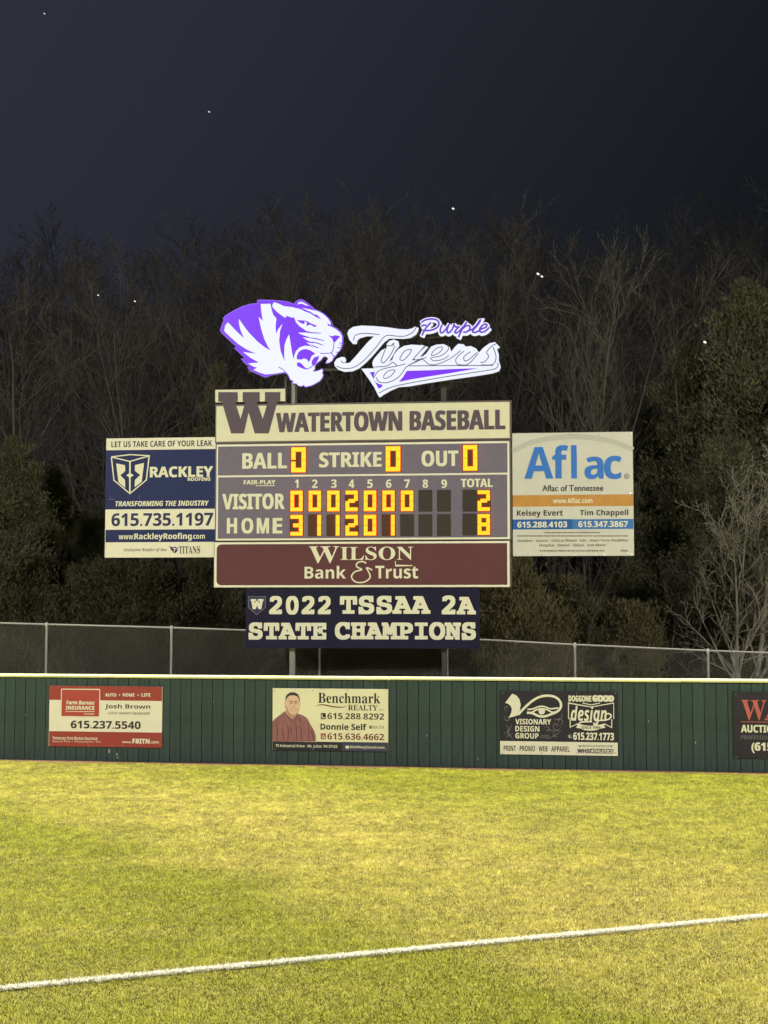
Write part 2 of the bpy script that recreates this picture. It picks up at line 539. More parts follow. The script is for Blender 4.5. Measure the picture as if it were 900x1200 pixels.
a.text('REALTOR', 738, 293, 815, 312, W1, greyink, 'plain'); a.rect('print_box', 714, 292, 733, 312, W1, greyink)
a.rect('print_box', 385, 344, 419, 384, W1, redprint, rnd=0.01); a.ribbon('print_mark', [[(393, 366), (402, 354), (411, 366), (411, 374), (394, 374), (393, 366)]], 4, W2, creamprint)
a.text('615.636.4662', 430, 345, 815, 388, W1, darkred, 'bold')
a.text('75 Industrial Drive · Mt. Juliet, TN 37122', 78, 420, 498, 444, W2, creamprint, 'bold')
a.rect('print_box', 553, 428, 577, 446, W3, creamprint); a.text('DSelf4u@Gmail.com', 585, 428, 818, 451, W3, creamprint, 'bold')
p = a.rect('printed_portrait', 59, 60, 355, 401, W1, benchcream)
b = Art(FW, p, (315, 800, 12.857))
p.matrix_parent_inverse = Matrix.Identity(4)
b.poly('printed_shirt', [(62, 884), (62, 585), (100, 540), (180, 480), (255, 422), (290, 490), (355, 545), (440, 465), (520, 490), (580, 530), (630, 620), (690, 720), (715, 800), (712, 884)], W2, shirt)
b.poly('printed_neck', [(262, 415), (462, 400), (440, 470), (400, 510), (358, 545), (300, 500)], W3, skinshade)
b.poly('printed_face', [(248, 330), (245, 300), (262, 270), (266, 220), (300, 180), (380, 165), (450, 185), (470, 240), (484, 300), (476, 350), (466, 400), (445, 450), (410, 490), (355, 505), (310, 475), (275, 425), (258, 370)], W3 + .001, skin)
b.poly('printed_hair', [(260, 290), (262, 215), (285, 172), (335, 142), (400, 145), (448, 172), (474, 240), (470, 290), (458, 240), (436, 202), (380, 188), (320, 192), (290, 215), (272, 250)], W3 + .004, hair)
b.ribbon('printed_brow', [[(318, 286), (345, 278), (368, 284)], [(394, 282), (418, 276), (440, 284)]], 9, W3 + .0055, hair, smooth=3); b.poly('printed_cheek_shade', [(258, 340), (275, 350), (300, 420), (340, 470), (400, 480), (440, 445), (462, 380), (466, 400), (445, 450), (410, 490), (355, 505), (310, 475), (275, 425)], W3 + .003, skinshade)
b.ribbon('printed_eye', [[(328, 308), (362, 305)], [(398, 303), (430, 303)]], 17, W3 + .004, skinshade); b.ribbon('printed_pupil', [[(340, 309), (350, 309)], [(408, 306), (418, 306)]], 11, W3 + .006, hair)
b.ribbon('printed_nose', [[(392, 330), (400, 362), (380, 372), (362, 366)]], 9, W3 + .004, skinshade, smooth=3)
b.ribbon('printed_mouth', [[(335, 395), (370, 412), (418, 400)]], 19, W3 + .004, skinshade, smooth=3); b.ribbon('printed_teeth', [[(345, 400), (372, 412), (408, 404)]], 8, W3 + .006, creamprint, smooth=3)
b.ribbon('printed_fold', [[(262, 440), (300, 520), (350, 590), (360, 600)], [(445, 475), (410, 550), (370, 600)], [(405, 590), (420, 700), (425, 880)], [(240, 880), (215, 740), (205, 690)], [(600, 600), (612, 720), (605, 880)], [(330, 660), (345, 780)], [(455, 520), (500, 600)], [(120, 560), (140, 700), (130, 870)], [(290, 640), (300, 760), (290, 880)], [(480, 640), (500, 760), (490, 880)], [(650, 700), (670, 800), (690, 870)]], 12, W3, shirtdark, taper=True, smooth=3)
# --- design company sign
a = flat_sign('wall_sign', 'black and cream sign with an eye emblem on the green wall', 'sign', 38, 57, 836, 490, charcoal, k=(580, 800, 5.806))
a.rect('print_band', 36, 401, 836, 491, W1, signcream)
a.text('PRINT · PROMO · WEB · APPAREL', 60, 429, 508, 466, W2, darkink, 'bold')
a.text('PROUD SUPPORTER OF', 590, 424, 778, 438, W2, greyink, 'bold'); a.text('W', 568, 424, 586, 438, W2, darkink, 'bold'); a.text('W', 782, 424, 800, 438, W2, darkink, 'bold')
a.text('WHS', 560, 449, 645, 478, W2, plum, 'bold', 1.5, 1); a.rect('print_box', 647, 449, 806, 480, W2, charcoal2); a.text('ATHLETICS', 652, 454, 802, 476, W3, creamprint, 'bold', 0.8, 0.4)
b = Art(FW, a.parent, (583, 805, 10.976))
b.poly('emblem', [(145, 395), (175, 340), (186, 285), (172, 245), (140, 215), (100, 205), (140, 150), (190, 85), (245, 108), (285, 160), (300, 225), (285, 315), (300, 310), (300, 345), (230, 375)], W1, signcream)
b.ribbon('emblem', [[(270, 350), (340, 275), (440, 185), (540, 128), (650, 110), (750, 132), (808, 190), (815, 255), (775, 310), (700, 345), (600, 378), (520, 368), (450, 335), (385, 330)]], 30, W2, signcream, smooth=4)
b.ribbon('emblem', [[(390, 287), (460, 280), (530, 252), (600, 250), (680, 278), (780, 268)], [(440, 328), (500, 294), (570, 278), (640, 292), (700, 322), (755, 318)]], 19, W2 + .001, signcream, smooth=4)
b.poly('emblem', [(570 + 42*math.cos(t*PI/8), 312 + 42*math.sin(t*PI/8)) for t in range(16)], W3, signcream)
b.text('VISIONARY', 230, 410, 690, 481, W1, signcream, 'bold', 1, 1); b.text('DESIGN', 230, 500, 540, 572, W1, signcream, 'bold', 1, 1); b.text('GROUP', 230, 590, 530, 662, W1, signcream, 'bold', 1, 1)
b.text('.com', 545, 612, 665, 658, W1, ornament, 'serifit')
def curl(cx, cy, r, a0, turns, sgn=1):
    return [(cx + r*(1 - t/14)*math.cos(a0 + sgn*t/14*turns*2*PI), cy + r*(1 - t/14)*math.sin(a0 + sgn*t/14*turns*2*PI)) for t in range(14)]
for _l in [curl(755, 500, 62, 0, 1.3), curl(800, 440, 50, 2, 1.1, -1), curl(640, 545, 45, 3, 1.2), curl(760, 620, 60, 4.5, 0.6, -1), curl(120, 270, 40, 1, 1.2), curl(130, 400, 45, 4, 1.2, -1), curl(130, 620, 50, 3.2, 0.9),
     [(110, 480), (140, 530), (130, 590), (170, 540)], [(190, 480), (150, 560), (120, 660)], [(200, 600), (160, 620), (205, 670)], [(630, 670), (700, 640), (770, 600), (800, 585)], [(720, 400), (760, 420), (830, 380), (820, 330)], [(640, 540), (700, 560), (830, 560)]]:
    b.ribbon('ornament', [_l], 11, W1 + 0.0004 * (len(_l) % 7), ornament, smooth=3, taper=True)
b = Art(FW, a.parent, (660, 805, 12.857))
b.text('DOGGONE', 80, 127, 425, 220, W1, signcream, 'bold', 3, 2); b.text('GOOD', 438, 123, 765, 221, W1, signcream, 'bold', 9, 5)
b.ribbon('emblem', [[(80, 475), (80, 240), (420, 300), (760, 240), (760, 480)], [(80, 475), (110, 475)], [(105, 480), (105, 605), (210, 555)], [(730, 485), (730, 610), (625, 555)], [(290, 240), (420, 268), (555, 240)]], 13, W1, signcream, rnd=False)
b.text('design', 115, 285, 655, 578, W2, signcream, 'boldit', 1, 1, name='lettering')
b.ribbon('emblem', [[(480, 505), (600, 500), (690, 480), (722, 430), (690, 400), (650, 405)], [(230, 560), (280, 525), (430, 520)]], 22, W3, signcream, smooth=4)
b.poly('emblem', [(190, 612), (212, 585), (200, 545), (262, 560), (330, 575), (410, 582), (500, 575), (570, 560), (628, 545), (618, 585), (638, 612), (575, 622), (500, 648), (410, 658), (320, 648), (255, 622)], W3 + .002, signcream)
b.text('SINCE 1999', 275, 590, 560, 632, W3 + .005, darkink, 'bold')
b.text('615.237.1773', 150, 685, 765, 800, W1, signcream, 'bold', 2.5, 2)
b.poly('emblem', [(100 + 32*math.cos(t*PI/8), 742 + 34*math.sin(t*PI/8)) for t in range(16)], W1, ornament); b.ribbon('emblem', [[(88, 725), (92, 750), (118, 762)]], 10, W2, creamprint, smooth=3)
# --- auction sign at the right edge
a = flat_sign('wall_sign', 'charcoal auction sign with large salmon serif letters, on the green wall at the right edge', 'sign', 530, 474, 1450, 995, charcoal, k=(780, 740, 6.6667))
a.text('W', 590, 535, 785, 692, W1, salmon, 'serif'); a.text('A', 765, 562, 905, 692, W2, salmon, 'serif')
a.ribbon('print_rule', [[(585, 704), (1380, 716)]], 5, W1, salmon)
a.text('AUCTION', 587, 729, 885, 789, W1, creamprint, 'bold', 1.5, 1); a.text('PROFESSIONAL', 585, 811, 868, 842, W1, ornament, 'boldit')
a.text('(615)', 668, 866, 862, 950, W1, creamprint, 'bold', 2.5, 1.5)
# scuffs on the boards below the leftmost sign
for (px, py, sc_) in ((128, 880.5, 0.05), (137.5, 884, 0.03), (138, 888, 0.035), (560, 889, 0.02), (760, 845, 0.02), (30, 838, 0.025), (250, 822, 0.018), (500, 862, 0.02), (815, 870, 0.022)):
    u_, v_ = FW.uv(px, py); rr = random.Random(int(px * 7)); n_ = 9
    pts = [(u_ + sc_*rr.uniform(0.3, 1)*math.cos(t*2*PI/n_), v_ + sc_*1.3*rr.uniform(0.3, 1)*math.sin(t*2*PI/n_)) for t in range(n_)]
    Art(FW, wall).face('scuff', pts, 0.0035, mat('white_scuff', (0.32, 0.34, 0.32), 0.9, 0.1))

# ================================================================ scoreboard and everything mounted on it
bc = at_depth(425, 600, 31.0)
FB = Frame((bc.x, bc.y, 0), (math.cos(-0.105), math.sin(-0.105)))
sb = empty('scoreboard', FB)
tag(sb, 'large electronic baseball scoreboard with amber digits on two steel posts behind the wall', 'scoreboard')
A = Art(FB, sb)
D1 = 0.0
# posts: I-beams
for px in (341, 519.5):
    u_ = FB.uv(px, 600)[0]
    V, F = [], []
    top = FB.uv(px, 415)[1]
    box(V, F, u_-0.06, 0.23, 0, u_+0.06, 0.242, top); box(V, F, u_-0.006, 0.243, 0, u_+0.006, 0.368, top); box(V, F, u_-0.06, 0.369, 0, u_+0.06, 0.381, top)
    mesh_obj('steel_post', V, F, steel if px < 400 else darksteel, sb)
# cabinets
def cabinet(name, x0, y0, x1, y1, w, material, thick):
    return A.rect(name, x0, y0, x1, y1, w, material, thick)
cabinet('header_cabinet', 252.3, 471.6, 599.4, 517.2, 0.0, bronze, 0.18)
A.rect('header_face', 253.6, 473.6, 597.2, 515.4, 0.006, cream)
ext = cabinet('header_extension', 252.3, 456.2, 334.2, 470.6, 0.0, cream, 0.10)
cabinet('score_cabinet', 252.4, 517.9, 599.4, 633.2, 0.0, bronze, 0.20)
A.rect('score_border', 253.6, 519.0, 597.2, 632.6, 0.006, creamtrim)
A.rect('count_face', 255.6, 521.4, 594.6, 555.6, 0.010, greyface)
A.rect('line_score_face', 255.6, 557.8, 594.6, 630.4, 0.010, greyface)
cabinet('sponsor_cabinet', 250.6, 634.2, 599.2, 688.6, 0.0, bronze, 0.16)
A.rect('sponsor_border', 251.2, 634.8, 597.2, 688.0, 0.006, creamtrim)
A.rect('sponsor_face', 254.0, 637.2, 594.4, 685.6, 0.010, maroon, rnd=0.11, corners=(1, 0, 0, 1))
a = Art(FB, sb, (245, 450, 5))
Wp = [(55, 48), (168, 48), (168, 103), (152, 103), (185, 205), (213, 103), (198, 103), (198, 48), (297, 48), (297, 103), (280, 103), (315, 205), (345, 103), (328, 103), (328, 48), (418, 48), (418, 100), (402, 100), (350, 290), (268, 290), (232, 165), (205, 290), (130, 290), (75, 103), (55, 103)]
a.poly('team_letter', Wp, 0.012, plum)
A.text('WATERTOWN BASEBALL', 323.6, 481.8, 592.3, 505.2, 0.012, plum, 'bold', 0.85, 0.15)
L = 0.014
A.text('BALL', 284, 530.8, 336.6, 549.2, L, creamprint, 'bold', 0.45, 0.1)
A.text('STRIKE', 374, 529.8, 447.3, 547.6, L, creamprint, 'bold', 0.45, 0.1)
A.text('OUT', 494, 528.0, 537.2, 546.6, L, creamprint, 'bold', 0.45, 0.1)
A.text('FAIR-PLAY', 285.6, 562.6, 323, 567.6, L, creamprint, 'bold', 0.2, 0)
A.ribbon('print_rule', [[(300, 569.4), (322, 568.9)]], 0.8, L, creamprint)
A.ribbon('print_rule', [[(366, 552.3), (415, 551.2)]], 0.5, L, ornament)
for n_, x_ in zip('123456789', (347.8, 369, 391.4, 412, 433.7, 455.5, 477, 498.5, 520.6)):
    hw = 2.1 if n_ == '1' else 3.3
    A.text(n_, x_ - hw, 561.9, x_ + hw, 571.8, L, creamprint, 'bold', 0.2)
A.text('TOTAL', 540, 560.9, 577.4, 570.9, L, creamprint, 'bold', 0.3)
A.text('VISITOR', 260.6, 578.4, 333.8, 597.0, L, creamprint, 'bold', 0.5, 0.1)
for ch, x0, x1 in (('H', 266, 278), ('O', 283, 297), ('M', 301, 315.4), ('E', 319.6, 331)):
    A.text(ch, x0, 607, x1, 625.2, L, creamprint, 'bold', 0.4, 0.1)
A.text('W', 362, 640.2, 397.2, 660, L, creamprint, 'serif'); A.text('ILSON', 399, 640.6, 484.2, 656.4, L + .001, creamprint, 'serif')
A.ribbon('print_rule', [[(463.5, 657.5), (463.5, 662.8), (483.5, 662.8)]], 1.0, L, creamprint, rnd=False)
A.text('Bank', 357, 663.2, 405.4, 678.2, L, creamprint, 'bold'); A.text('Trust', 440, 663, 490, 678, L, creamprint, 'bold')
A.ribbon('lettering', [[(436, 668), (430, 665.5), (434, 676), (427, 682), (417, 682), (412, 676), (416, 670), (424, 667.5), (418, 664), (419, 659.5), (425, 658), (429, 660)]], 1.5, L + .002, creamprint, smooth=4)

# digits --------------------------------------------------------
SEG = {'0': 'abcdef', '1': 'bc', '2': 'abged', '3': 'abgcd', '8': 'abcdefg', ' ': ''}
def digit(ch, x0, y0, x1, y1, dead=()):
    """a recessed digit window with seven protruding lamp segments"""
    xm, ym = (x0+x1)/2, (y0+y1)/2
    u0 = FB.uv(x0, ym)[0]; u1 = FB.uv(x1, ym)[0]; v1 = FB.uv(xm, y0)[1]; v0 = FB.uv(xm, y1)[1]
    well = A.rect('digit_window', x0 - 0.6, y0 - 0.4, x1 + 0.6, y1 + 0.4, 0.016, glowwell if ch != ' ' else darkbox, 0.005, rnd=0.025)
    g = 0.010; t = (u1 - u0) * 0.27
    U0, U1, V0, V1 = u0 + g, u1 - g, v0 + g, v1 - g
    vm = (V0 + V1) / 2
    R = {'a': (U0, V1 - t, U1, V1), 'd': (U0, V0, U1, V0 + t), 'g': (U0 + t*0.8, vm - t/2, U1 - t*0.8, vm + t/2),
         'f': (U0, vm + 0.004, U0 + t, V1 - t - .004), 'e': (U0, V0 + t + .004, U0 + t, vm - 0.004), 'b': (U1 - t, vm + 0.004, U1, V1 - t - .004), 'c': (U1 - t, V0 + t + .004, U1, vm - 0.004)}
    if ch == '1': R['b'] = (U1 - t, vm + 0.004, U1, V1); R['c'] = (U1 - t, V0, U1, vm - 0.004)
    for s, (a0, b0, a1, b1) in R.items():
        on = s in SEG[ch]
        if not on and ch in ' ': continue
        if not on: continue
        # each segment is rows of lamp cups: chamfered little bar with notches
        V, F = [], []
        horiz = (a1 - a0) > (b1 - b0)
        n = 4 if horiz else 5
        for q in range(n):
            if (s, q) in dead: continue
            if horiz:
                c0 = a0 + (a1-a0)*q/n; c1 = a0 + (a1-a0)*(q+1)/n - 0.0025
                box(V, F, c0, -0.040, b0, c1, -0.018, b1)
            else:
                c0 = b0 + (b1-b0)*q/n; c1 = b0 + (b1-b0)*(q+1)/n - 0.0025
                box(V, F, a0, -0.040, c0, a1, -0.018, c1)
        mesh_obj('lamp_segment', V, F, led, well)
digit('0', 341.2, 524.0, 359.0, 554.0, dead=(('e', 4),))
digit('0', 451.8, 522.8, 469.7, 552.9)
digit('0', 542.4, 521.4, 559.8, 552.0)
xs = (347.8, 369.2, 390.9, 412.3, 433.8, 455.5, 477.2, 498.6, 520.2)
for i, x_ in enumerate(xs):
    dy = -0.3 * i / 8
    digit('0002000  '[i], x_ - 7.6, 574.8 + dy, x_ + 7.6, 599.6 + dy)
    digit('311201   '[i], x_ - 7.6, 603.2 + dy, x_ + 7.6, 628.2 + dy)
for top, ch in ((574.3, '2'), (602.2, '8')):
    digit(' ', 542.6, top, 558.0, top + 25)
    digit(ch, 559.4, top, 574.6, top + 25)

#@@WINGS
# --- left wing: roofing advertisement
rs = empty('roofing_sign', FB); tag(rs, 'navy and cream roofing advertisement with a shield emblem, mounted left of the scoreboard', 'sign')
a = Art(FB, rs, (115, 505, 6.207))
a.rect('panel', 52, 49, 850, 920, -0.02, signcream, 0.03)
V, F = [], []
for px in (150, 225):
    u_ = FB.uv(px, 580)[0]; box(V, F, u_-0.03, 0.052, FB.uv(px, 645)[1], u_+0.03, 0.11, FB.uv(px, 522)[1])
mesh_obj('bracket', V, F, steel, rs)
u0 = FB.uv(140, 600)[0]; u1 = FB.uv(340, 600)[0]; V, F = [], []
for py in (540, 625): v_ = FB.uv(340, py)[1]; box(V, F, u0, 0.112, v_-0.03, FB.uv(253, py)[0] - 0.004, 0.17, v_+0.03)
mesh_obj('cross_bar', V, F, steel, rs)
z1, z2, z3 = -0.016, -0.012, -0.008
a.rect('print_band', 52, 135.5, 850, 568, z1, navy); a.rect('print_band', 52, 717, 850, 808, z1, navy)
a.text('LET US TAKE CARE OF YOUR LEAK.', 95, 71, 835, 114, z1, darkink, 'bold')
a.text('RACKLEY', 375, 257, 835, 336, z2, creamprint, 'bold', 2.2, 1.5); a.text('ROOFING', 650, 337, 815, 363, z2, creamprint, 'bold', 0.6, 0.5)
a.text('TRANSFORMING THE INDUSTRY', 125, 508, 805, 546, z2, creamprint, 'boldit', 0.7, 0.4)
a.text('615.735.1197', 95, 596, 835, 691, z1, navyink, 'bold', 1.2, 0.6)
a.text('www.', 148, 758, 262, 789, z2, creamprint, 'bold'); a.text('RackleyRoofing', 262, 742, 680, 800, z2, creamprint, 'bold', 0.5, 0.3); a.text('.com', 682, 755, 775, 784, z2, creamprint, 'bold')
a.text('Exclusive Roofer of the', 185, 852, 497, 882, z1, greyink, 'boldit'); a.text('TITANS', 585, 838, 740, 892, z1, darkink, 'serif')
a.poly('emblem', [(512, 836), (540, 845), (560, 842), (578, 852), (576, 872), (562, 888), (545, 884), (532, 866), (520, 858), (528, 854)], z1, navyink); a.ribbon('emblem', [[(545, 852), (568, 858)], [(556, 856), (552, 878)]], 6, z2, creamprint)
b = Art(FB, rs, (125, 525, 15))
b.ribbon('emblem', [[(80, 155), (410, 115), (745, 135), (695, 560), (405, 800), (125, 565), (80, 155)], [(80, 158), (405, 235), (745, 138)]], 20, z2, creamprint, rnd=False)
b.ribbon('emblem', [[(408, 235), (405, 780)]], 28, z3, creamprint)
b.poly('emblem', [(165, 270), (320, 300), (325, 405), (240, 480), (320, 560), (325, 700), (205, 600)], z3, creamprint)
b.poly('emblem', [(655, 260), (615, 590), (490, 690), (495, 560), (585, 475), (495, 400), (495, 300)], z3, creamprint)
b.poly('emblem', [(345, 480), (408, 435), (475, 480), (405, 525)], z3 + .003, creamprint)
b.ribbon('scuff', [[(45, 860), (60, 862)], [(50, 905), (130, 895)], [(560, 845), (575, 850)], [(565, 890), (575, 890)]], 12, z2, ornament)
# --- right wing: insurance company sign
ns = empty('insurance_sign', FB); tag(ns, 'pale grey square insurance sign with large blue letters, right of the scoreboard', 'sign')
a = Art(FB, ns, (595, 500, 5.806))
a.rect('panel', 33, 38.5, 855.5, 879, -0.03, palegrey, 0.03)
V, F = [], []
for px in (630, 715):
    u_ = FB.uv(px, 580)[0]; box(V, F, u_-0.03, 0.062, FB.uv(px, 645)[1], u_+0.03, 0.12, FB.uv(px, 515)[1])
mesh_obj('bracket', V, F, steel, ns)
y1, y2, y3 = -0.026, -0.022, -0.018
a.rect('print_band', 33, 463, 855.5, 541, y1, tan); a.rect('print_band', 33, 630, 855.5, 697, y1, bandblue2); a.rect('print_band', 33, 630, 440, 697, y2, bandblue)
a.ribbon('print_arc', [[(33, 165), (150, 110), (300, 78), (450, 66), (600, 78), (740, 108), (855, 155)]], 34, y1, arcgrey, smooth=5, rnd=False)
a.text('A', 113, 138, 310, 353, y2, skyblue, 'bold', 2); a.text('f', 303, 125, 412, 352, y2, skyblue, 'bold', 2); a.text('l', 432, 125, 470, 352, y2, skyblue, 'bold', 1); a.text('a', 522, 203, 652, 356, y2, skyblue, 'bold', 2); a.text('c', 655, 198, 776, 356, y2, skyblue, 'bold', 2)
a.ribbon('print_mark', [[(810 + 16*math.cos(t*PI/6), 337 + 16*math.sin(t*PI/6)) for t in range(13)]], 4, y2, greyink, rnd=False); a.text('R', 803, 330, 817, 346, y2, greyink, 'bold')
a.text('Aflac of Tennessee', 235, 396, 650, 438, y2, darkink, 'plain', 0.6, 0.4)
a.text('www.Aflac.com', 308, 484, 577, 520, y2, creamprint, 'bold')
a.text('Kelsey Evert', 62, 566, 375, 618, y2, darkink, 'bold'); a.text('Tim Chappell', 492, 564, 820, 614, y2, darkink, 'bold')
a.text('615.288.4103', 65, 645, 405, 686, y3, creamprint, 'bold', 0.6, 0.4); a.text('615.347.3867', 480, 642, 818, 683, y3, creamprint, 'bold', 0.6, 0.4)
a.illegible(250, 716, 632, 724, y2, greyink, 3); a.illegible(64, 739, 820, 747, y2, greyink, 4); a.illegible(217, 840, 660, 849, y2, greyink, 5)
a.text('Accident · Cancer · Critical Illness · Life · Short-Term Disability', 65, 765, 820, 787, y2, greyink, 'bold'); tag(a.text('Hospital · Dental · Vision · and More!', 215, 796, 667, 820, y2, greyink, 'bold'), kind='stuff')
a.text('Aflac', 768, 834, 820, 850, y2, greyink, 'bold')
V, F = [], []
for (x, y) in ((125, 452), (238, 457), (437, 461), (640, 462), (832, 452), (235, 48), (430, 52), (622, 55), (60, 870), (250, 872), (450, 874), (650, 872), (835, 868), (60, 46), (838, 46)):
    u_, v_ = a.P(x, y); i = len(V)
    V.append((u_, 0.014 - 0.0, v_))
    V[-1] = (u_, -(y3 + 0.012), v_)
    for s in range(8): V.append((u_ + 0.016*math.cos(s*PI/4), -(y3 + 0.001), v_ + 0.016*math.sin(s*PI/4)))
    for s in range(8): F.append((i, i+1+s, i+1+(s+1) % 8))
mesh_obj('bolt', V, F, mat('bright_bolt', (0.8, 0.8, 0.76), 0.25, 0.6, metal=0.6), ns)
# --- championship banner
cb = empty('champions_banner', FB); tag(cb, 'dark navy banner with cream varsity lettering hanging below the scoreboard', 'banner')
a = Art(FB, cb, (280, 680, 3.103))
c_ = [a.P(25, 31), a.P(875, 29), a.P(876, 249), a.P(24, 246)]
# softly waving cloth sheet
V, F = [], []; nu, nv = 34, 8
for j in range(nv + 1):
    for i in range(nu + 1):
        fu, fv = i/nu, j/nv
        uu = (c_[3][0]*(1-fu) + c_[2][0]*fu)*(1-fv) + (c_[0][0]*(1-fu) + c_[1][0]*fu)*fv
        vv = (c_[3][1]*(1-fu) + c_[2][1]*fu)*(1-fv) + (c_[0][1]*(1-fu) + c_[1][1]*fu)*fv
        V.append((uu, 0.012*math.sin(fu*21 + 1.5*fv) * (1 - 0.6*fv) + 0.02, vv))
for j in range(nv):
    for i in range(nu):
        q = j*(nu+1) + i; F.append((q, q+1, q+nu+2, q+nu+1))
mesh_obj('cloth', V, F, navydeep, cb, smooth=True)
a.text('2022', 110, 57, 334, 125, 0.004, creamprint, 'mono', 3.6, 3.0); a.text('TSSAA', 367, 56, 697, 124, 0.004, creamprint, 'mono', 4.0, 3.0); a.text('2A', 737, 55, 862, 124, 0.004, creamprint, 'mono', 4.0, 3.0)
a.text('STATE', 35, 153, 318, 217, 0.004, creamprint, 'mono', 4.0, 3.0); a.text('CHAMPIONS', 349, 152, 862, 217, 0.004, creamprint, 'mono', 4.0, 3.0)
a.poly('emblem', [(33, 58), (98, 58), (98, 99), (65, 127), (33, 99)], 0.004, ornament); a.poly('emblem', [(36, 61), (95, 61), (95, 97), (65, 123), (36, 97)], 0.006, navyink)
a.text('W', 42, 68, 90, 105, 0.008, creamprint, 'mono', 2.5, 2)
V, F = [], []
for px, py in ((292, 690), (360, 690), (425, 689), (490, 690), (556, 690)):
    u_, v_ = FB.uv(px, py); tube(V, F, [Vector((u_, 0.01, v_ - 0.02)), Vector((u_, 0.10, v_ + 0.07))], [0.006, 0.006], 5)
mesh_obj('tie_cord', V, F, steel, cb)

#@@TIGER
# --- lit tiger head sign
th = empty('tiger_head_sign', FB); tag(th, 'glowing purple and white tiger head sign above the left of the scoreboard', 'illuminated sign')
t = Art(FB, th, (320, 345, 10))
def Ax(l): return [(x - 650, y) for x, y in l]
sil = Ax([(475, 75), (500, 72), (630, 75), (760, 84), (850, 98)]) + [(250, 122), (272, 95), (300, 74), (330, 68), (370, 78), (430, 122), (500, 183), (570, 213), (640, 262), (690, 318), (710, 385), (762, 408), (812, 455), (832, 510), (828, 600), (803, 660), (762, 702), (738, 745), (722, 755), (700, 792), (660, 818), (622, 820), (632, 785), (650, 762), (625, 742), (605, 745), (572, 785), (522, 820), (503, 855), (503, 885), (480, 914), (530, 900), (590, 876), (598, 900), (588, 932), (604, 945), (590, 988), (560, 1028), (500, 1062), (460, 1082), (420, 1092), (380, 1098), (368, 1078), (340, 1092), (300, 1082), (285, 1062), (240, 1056), (228, 1042), (238, 1024), (208, 1020), (190, 972), (170, 944), (140, 930)] + \
      Ax([(700, 947), (640, 957), (570, 984), (480, 944), (400, 908), (355, 865), (385, 860), (330, 820), (281, 764), (330, 756), (270, 702), (200, 635), (235, 629), (150, 552), (60, 467), (40, 430), (68, 340), (84, 312), (72, 288), (110, 252), (200, 198), (300, 149), (400, 120), (472, 112)])
t.poly('sign_can', sil, 0.10, signreturn, 0.13)
t.poly('violet_border', sil, 0.103, neonedge)
def inset(pts, k):
    n = len(pts); out = []
    for i in range(n):
        a_, b_, c2 = Vector(pts[i-1]), Vector(pts[i]), Vector(pts[(i+1) % n])
        d1 = (b_ - a_).normalized(); d2 = (c2 - b_).normalized()
        nn = Vector((-(d1.y + d2.y), d1.x + d2.x))
        if nn.length < 1e-6: nn = Vector((-d1.y, d1.x))
        nn.normalize()
        out.append(tuple(b_ + nn * k))
    return out
t.poly('purple_face', inset(sil, 11), 0.108, neonpurple)
w1_ = Ax([(128, 340), (150, 355), (230, 440), (320, 525), (280, 430), (262, 350), (262, 298), (290, 340), (370, 450), (480, 565), (560, 628), (630, 668), (600, 620), (560, 540), (520, 410), (492, 275), (542, 322), (524, 220), (515, 125), (630, 122), (645, 200), (665, 255), (700, 295), (690, 380), (695, 475), (720, 420), (770, 355), (742, 440), (732, 560), (750, 680), (795, 790), (790, 700), (795, 600), (820, 530), (848, 480), (862, 560), (880, 680), (900, 770)]) + \
      [(255, 740), (275, 680), (320, 632), (380, 612), (440, 615), (500, 648), (545, 690), (600, 705), (680, 697), (718, 740), (700, 785), (660, 810), (630, 813), (640, 788), (658, 762), (625, 735), (598, 738), (565, 780), (512, 818), (496, 850), (496, 885), (472, 916), (530, 908), (586, 886), (590, 905), (580, 938), (595, 950), (582, 985), (556, 1020), (500, 1054), (460, 1074), (420, 1084), (384, 1090), (370, 1068), (340, 1084), (300, 1074), (288, 1054), (242, 1048), (248, 1020), (215, 1008), (200, 972), (180, 936), (150, 912)] + \
      Ax([(790, 920), (700, 935), (640, 942), (570, 948), (500, 925), (430, 893), (475, 868), (430, 855), (370, 818), (495, 808), (400, 755), (310, 685), (460, 705), (350, 655), (250, 590), (150, 500), (90, 440), (100, 380)])
t.poly('white_face', w1_, 0.113, neonwhite)
w2_ = [(0, 140), (20, 105), (60, 115), (140, 150), (200, 158), (330, 165), (460, 193), (530, 208), (600, 243), (655, 298), (688, 350), (690, 390), (740, 415), (790, 455), (815, 500), (816, 560), (808, 620), (788, 665), (730, 735), (708, 712), (690, 690), (640, 702), (560, 702), (515, 660), (440, 602), (398, 572), (500, 588), (400, 545), (358, 515), (470, 526), (340, 480), (300, 460), (400, 458), (500, 464), (400, 440), (320, 385), (275, 335), (270, 310), (246, 272), (240, 287), (162, 260), (165, 282), (140, 280), (60, 220), (10, 170)]
t.poly('white_face', w2_, 0.1145, neonwhite)
pz = 0.118
t.poly('purple_mark', [(285, 312), (400, 320), (450, 350), (530, 383), (490, 394), (460, 372), (430, 368), (410, 385), (402, 372), (404, 340), (385, 322), (372, 362), (330, 347)], pz, neonpurple)
t.poly('purple_mark', [(200, 146), (330, 160), (400, 198), (440, 212), (500, 252), (518, 246), (578, 307), (510, 277), (440, 232), (380, 212), (340, 188), (250, 166)], pz, neonpurple)
t.poly('purple_mark', [(560, 215), (610, 235), (665, 290), (700, 350), (700, 392), (655, 380), (640, 350), (684, 372), (680, 330), (640, 278), (600, 248)], pz, neonpurple)
t.poly('purple_mark', [(655, 490), (700, 502), (740, 490), (798, 503), (772, 530), (735, 572), (716, 572), (702, 530)], pz, neonpurple)
t.ribbon('purple_mark', [[(722, 570), (716, 640), (695, 690), (640, 702), (560, 702)]], 9, pz + .001, tiltpurple, smooth=3)
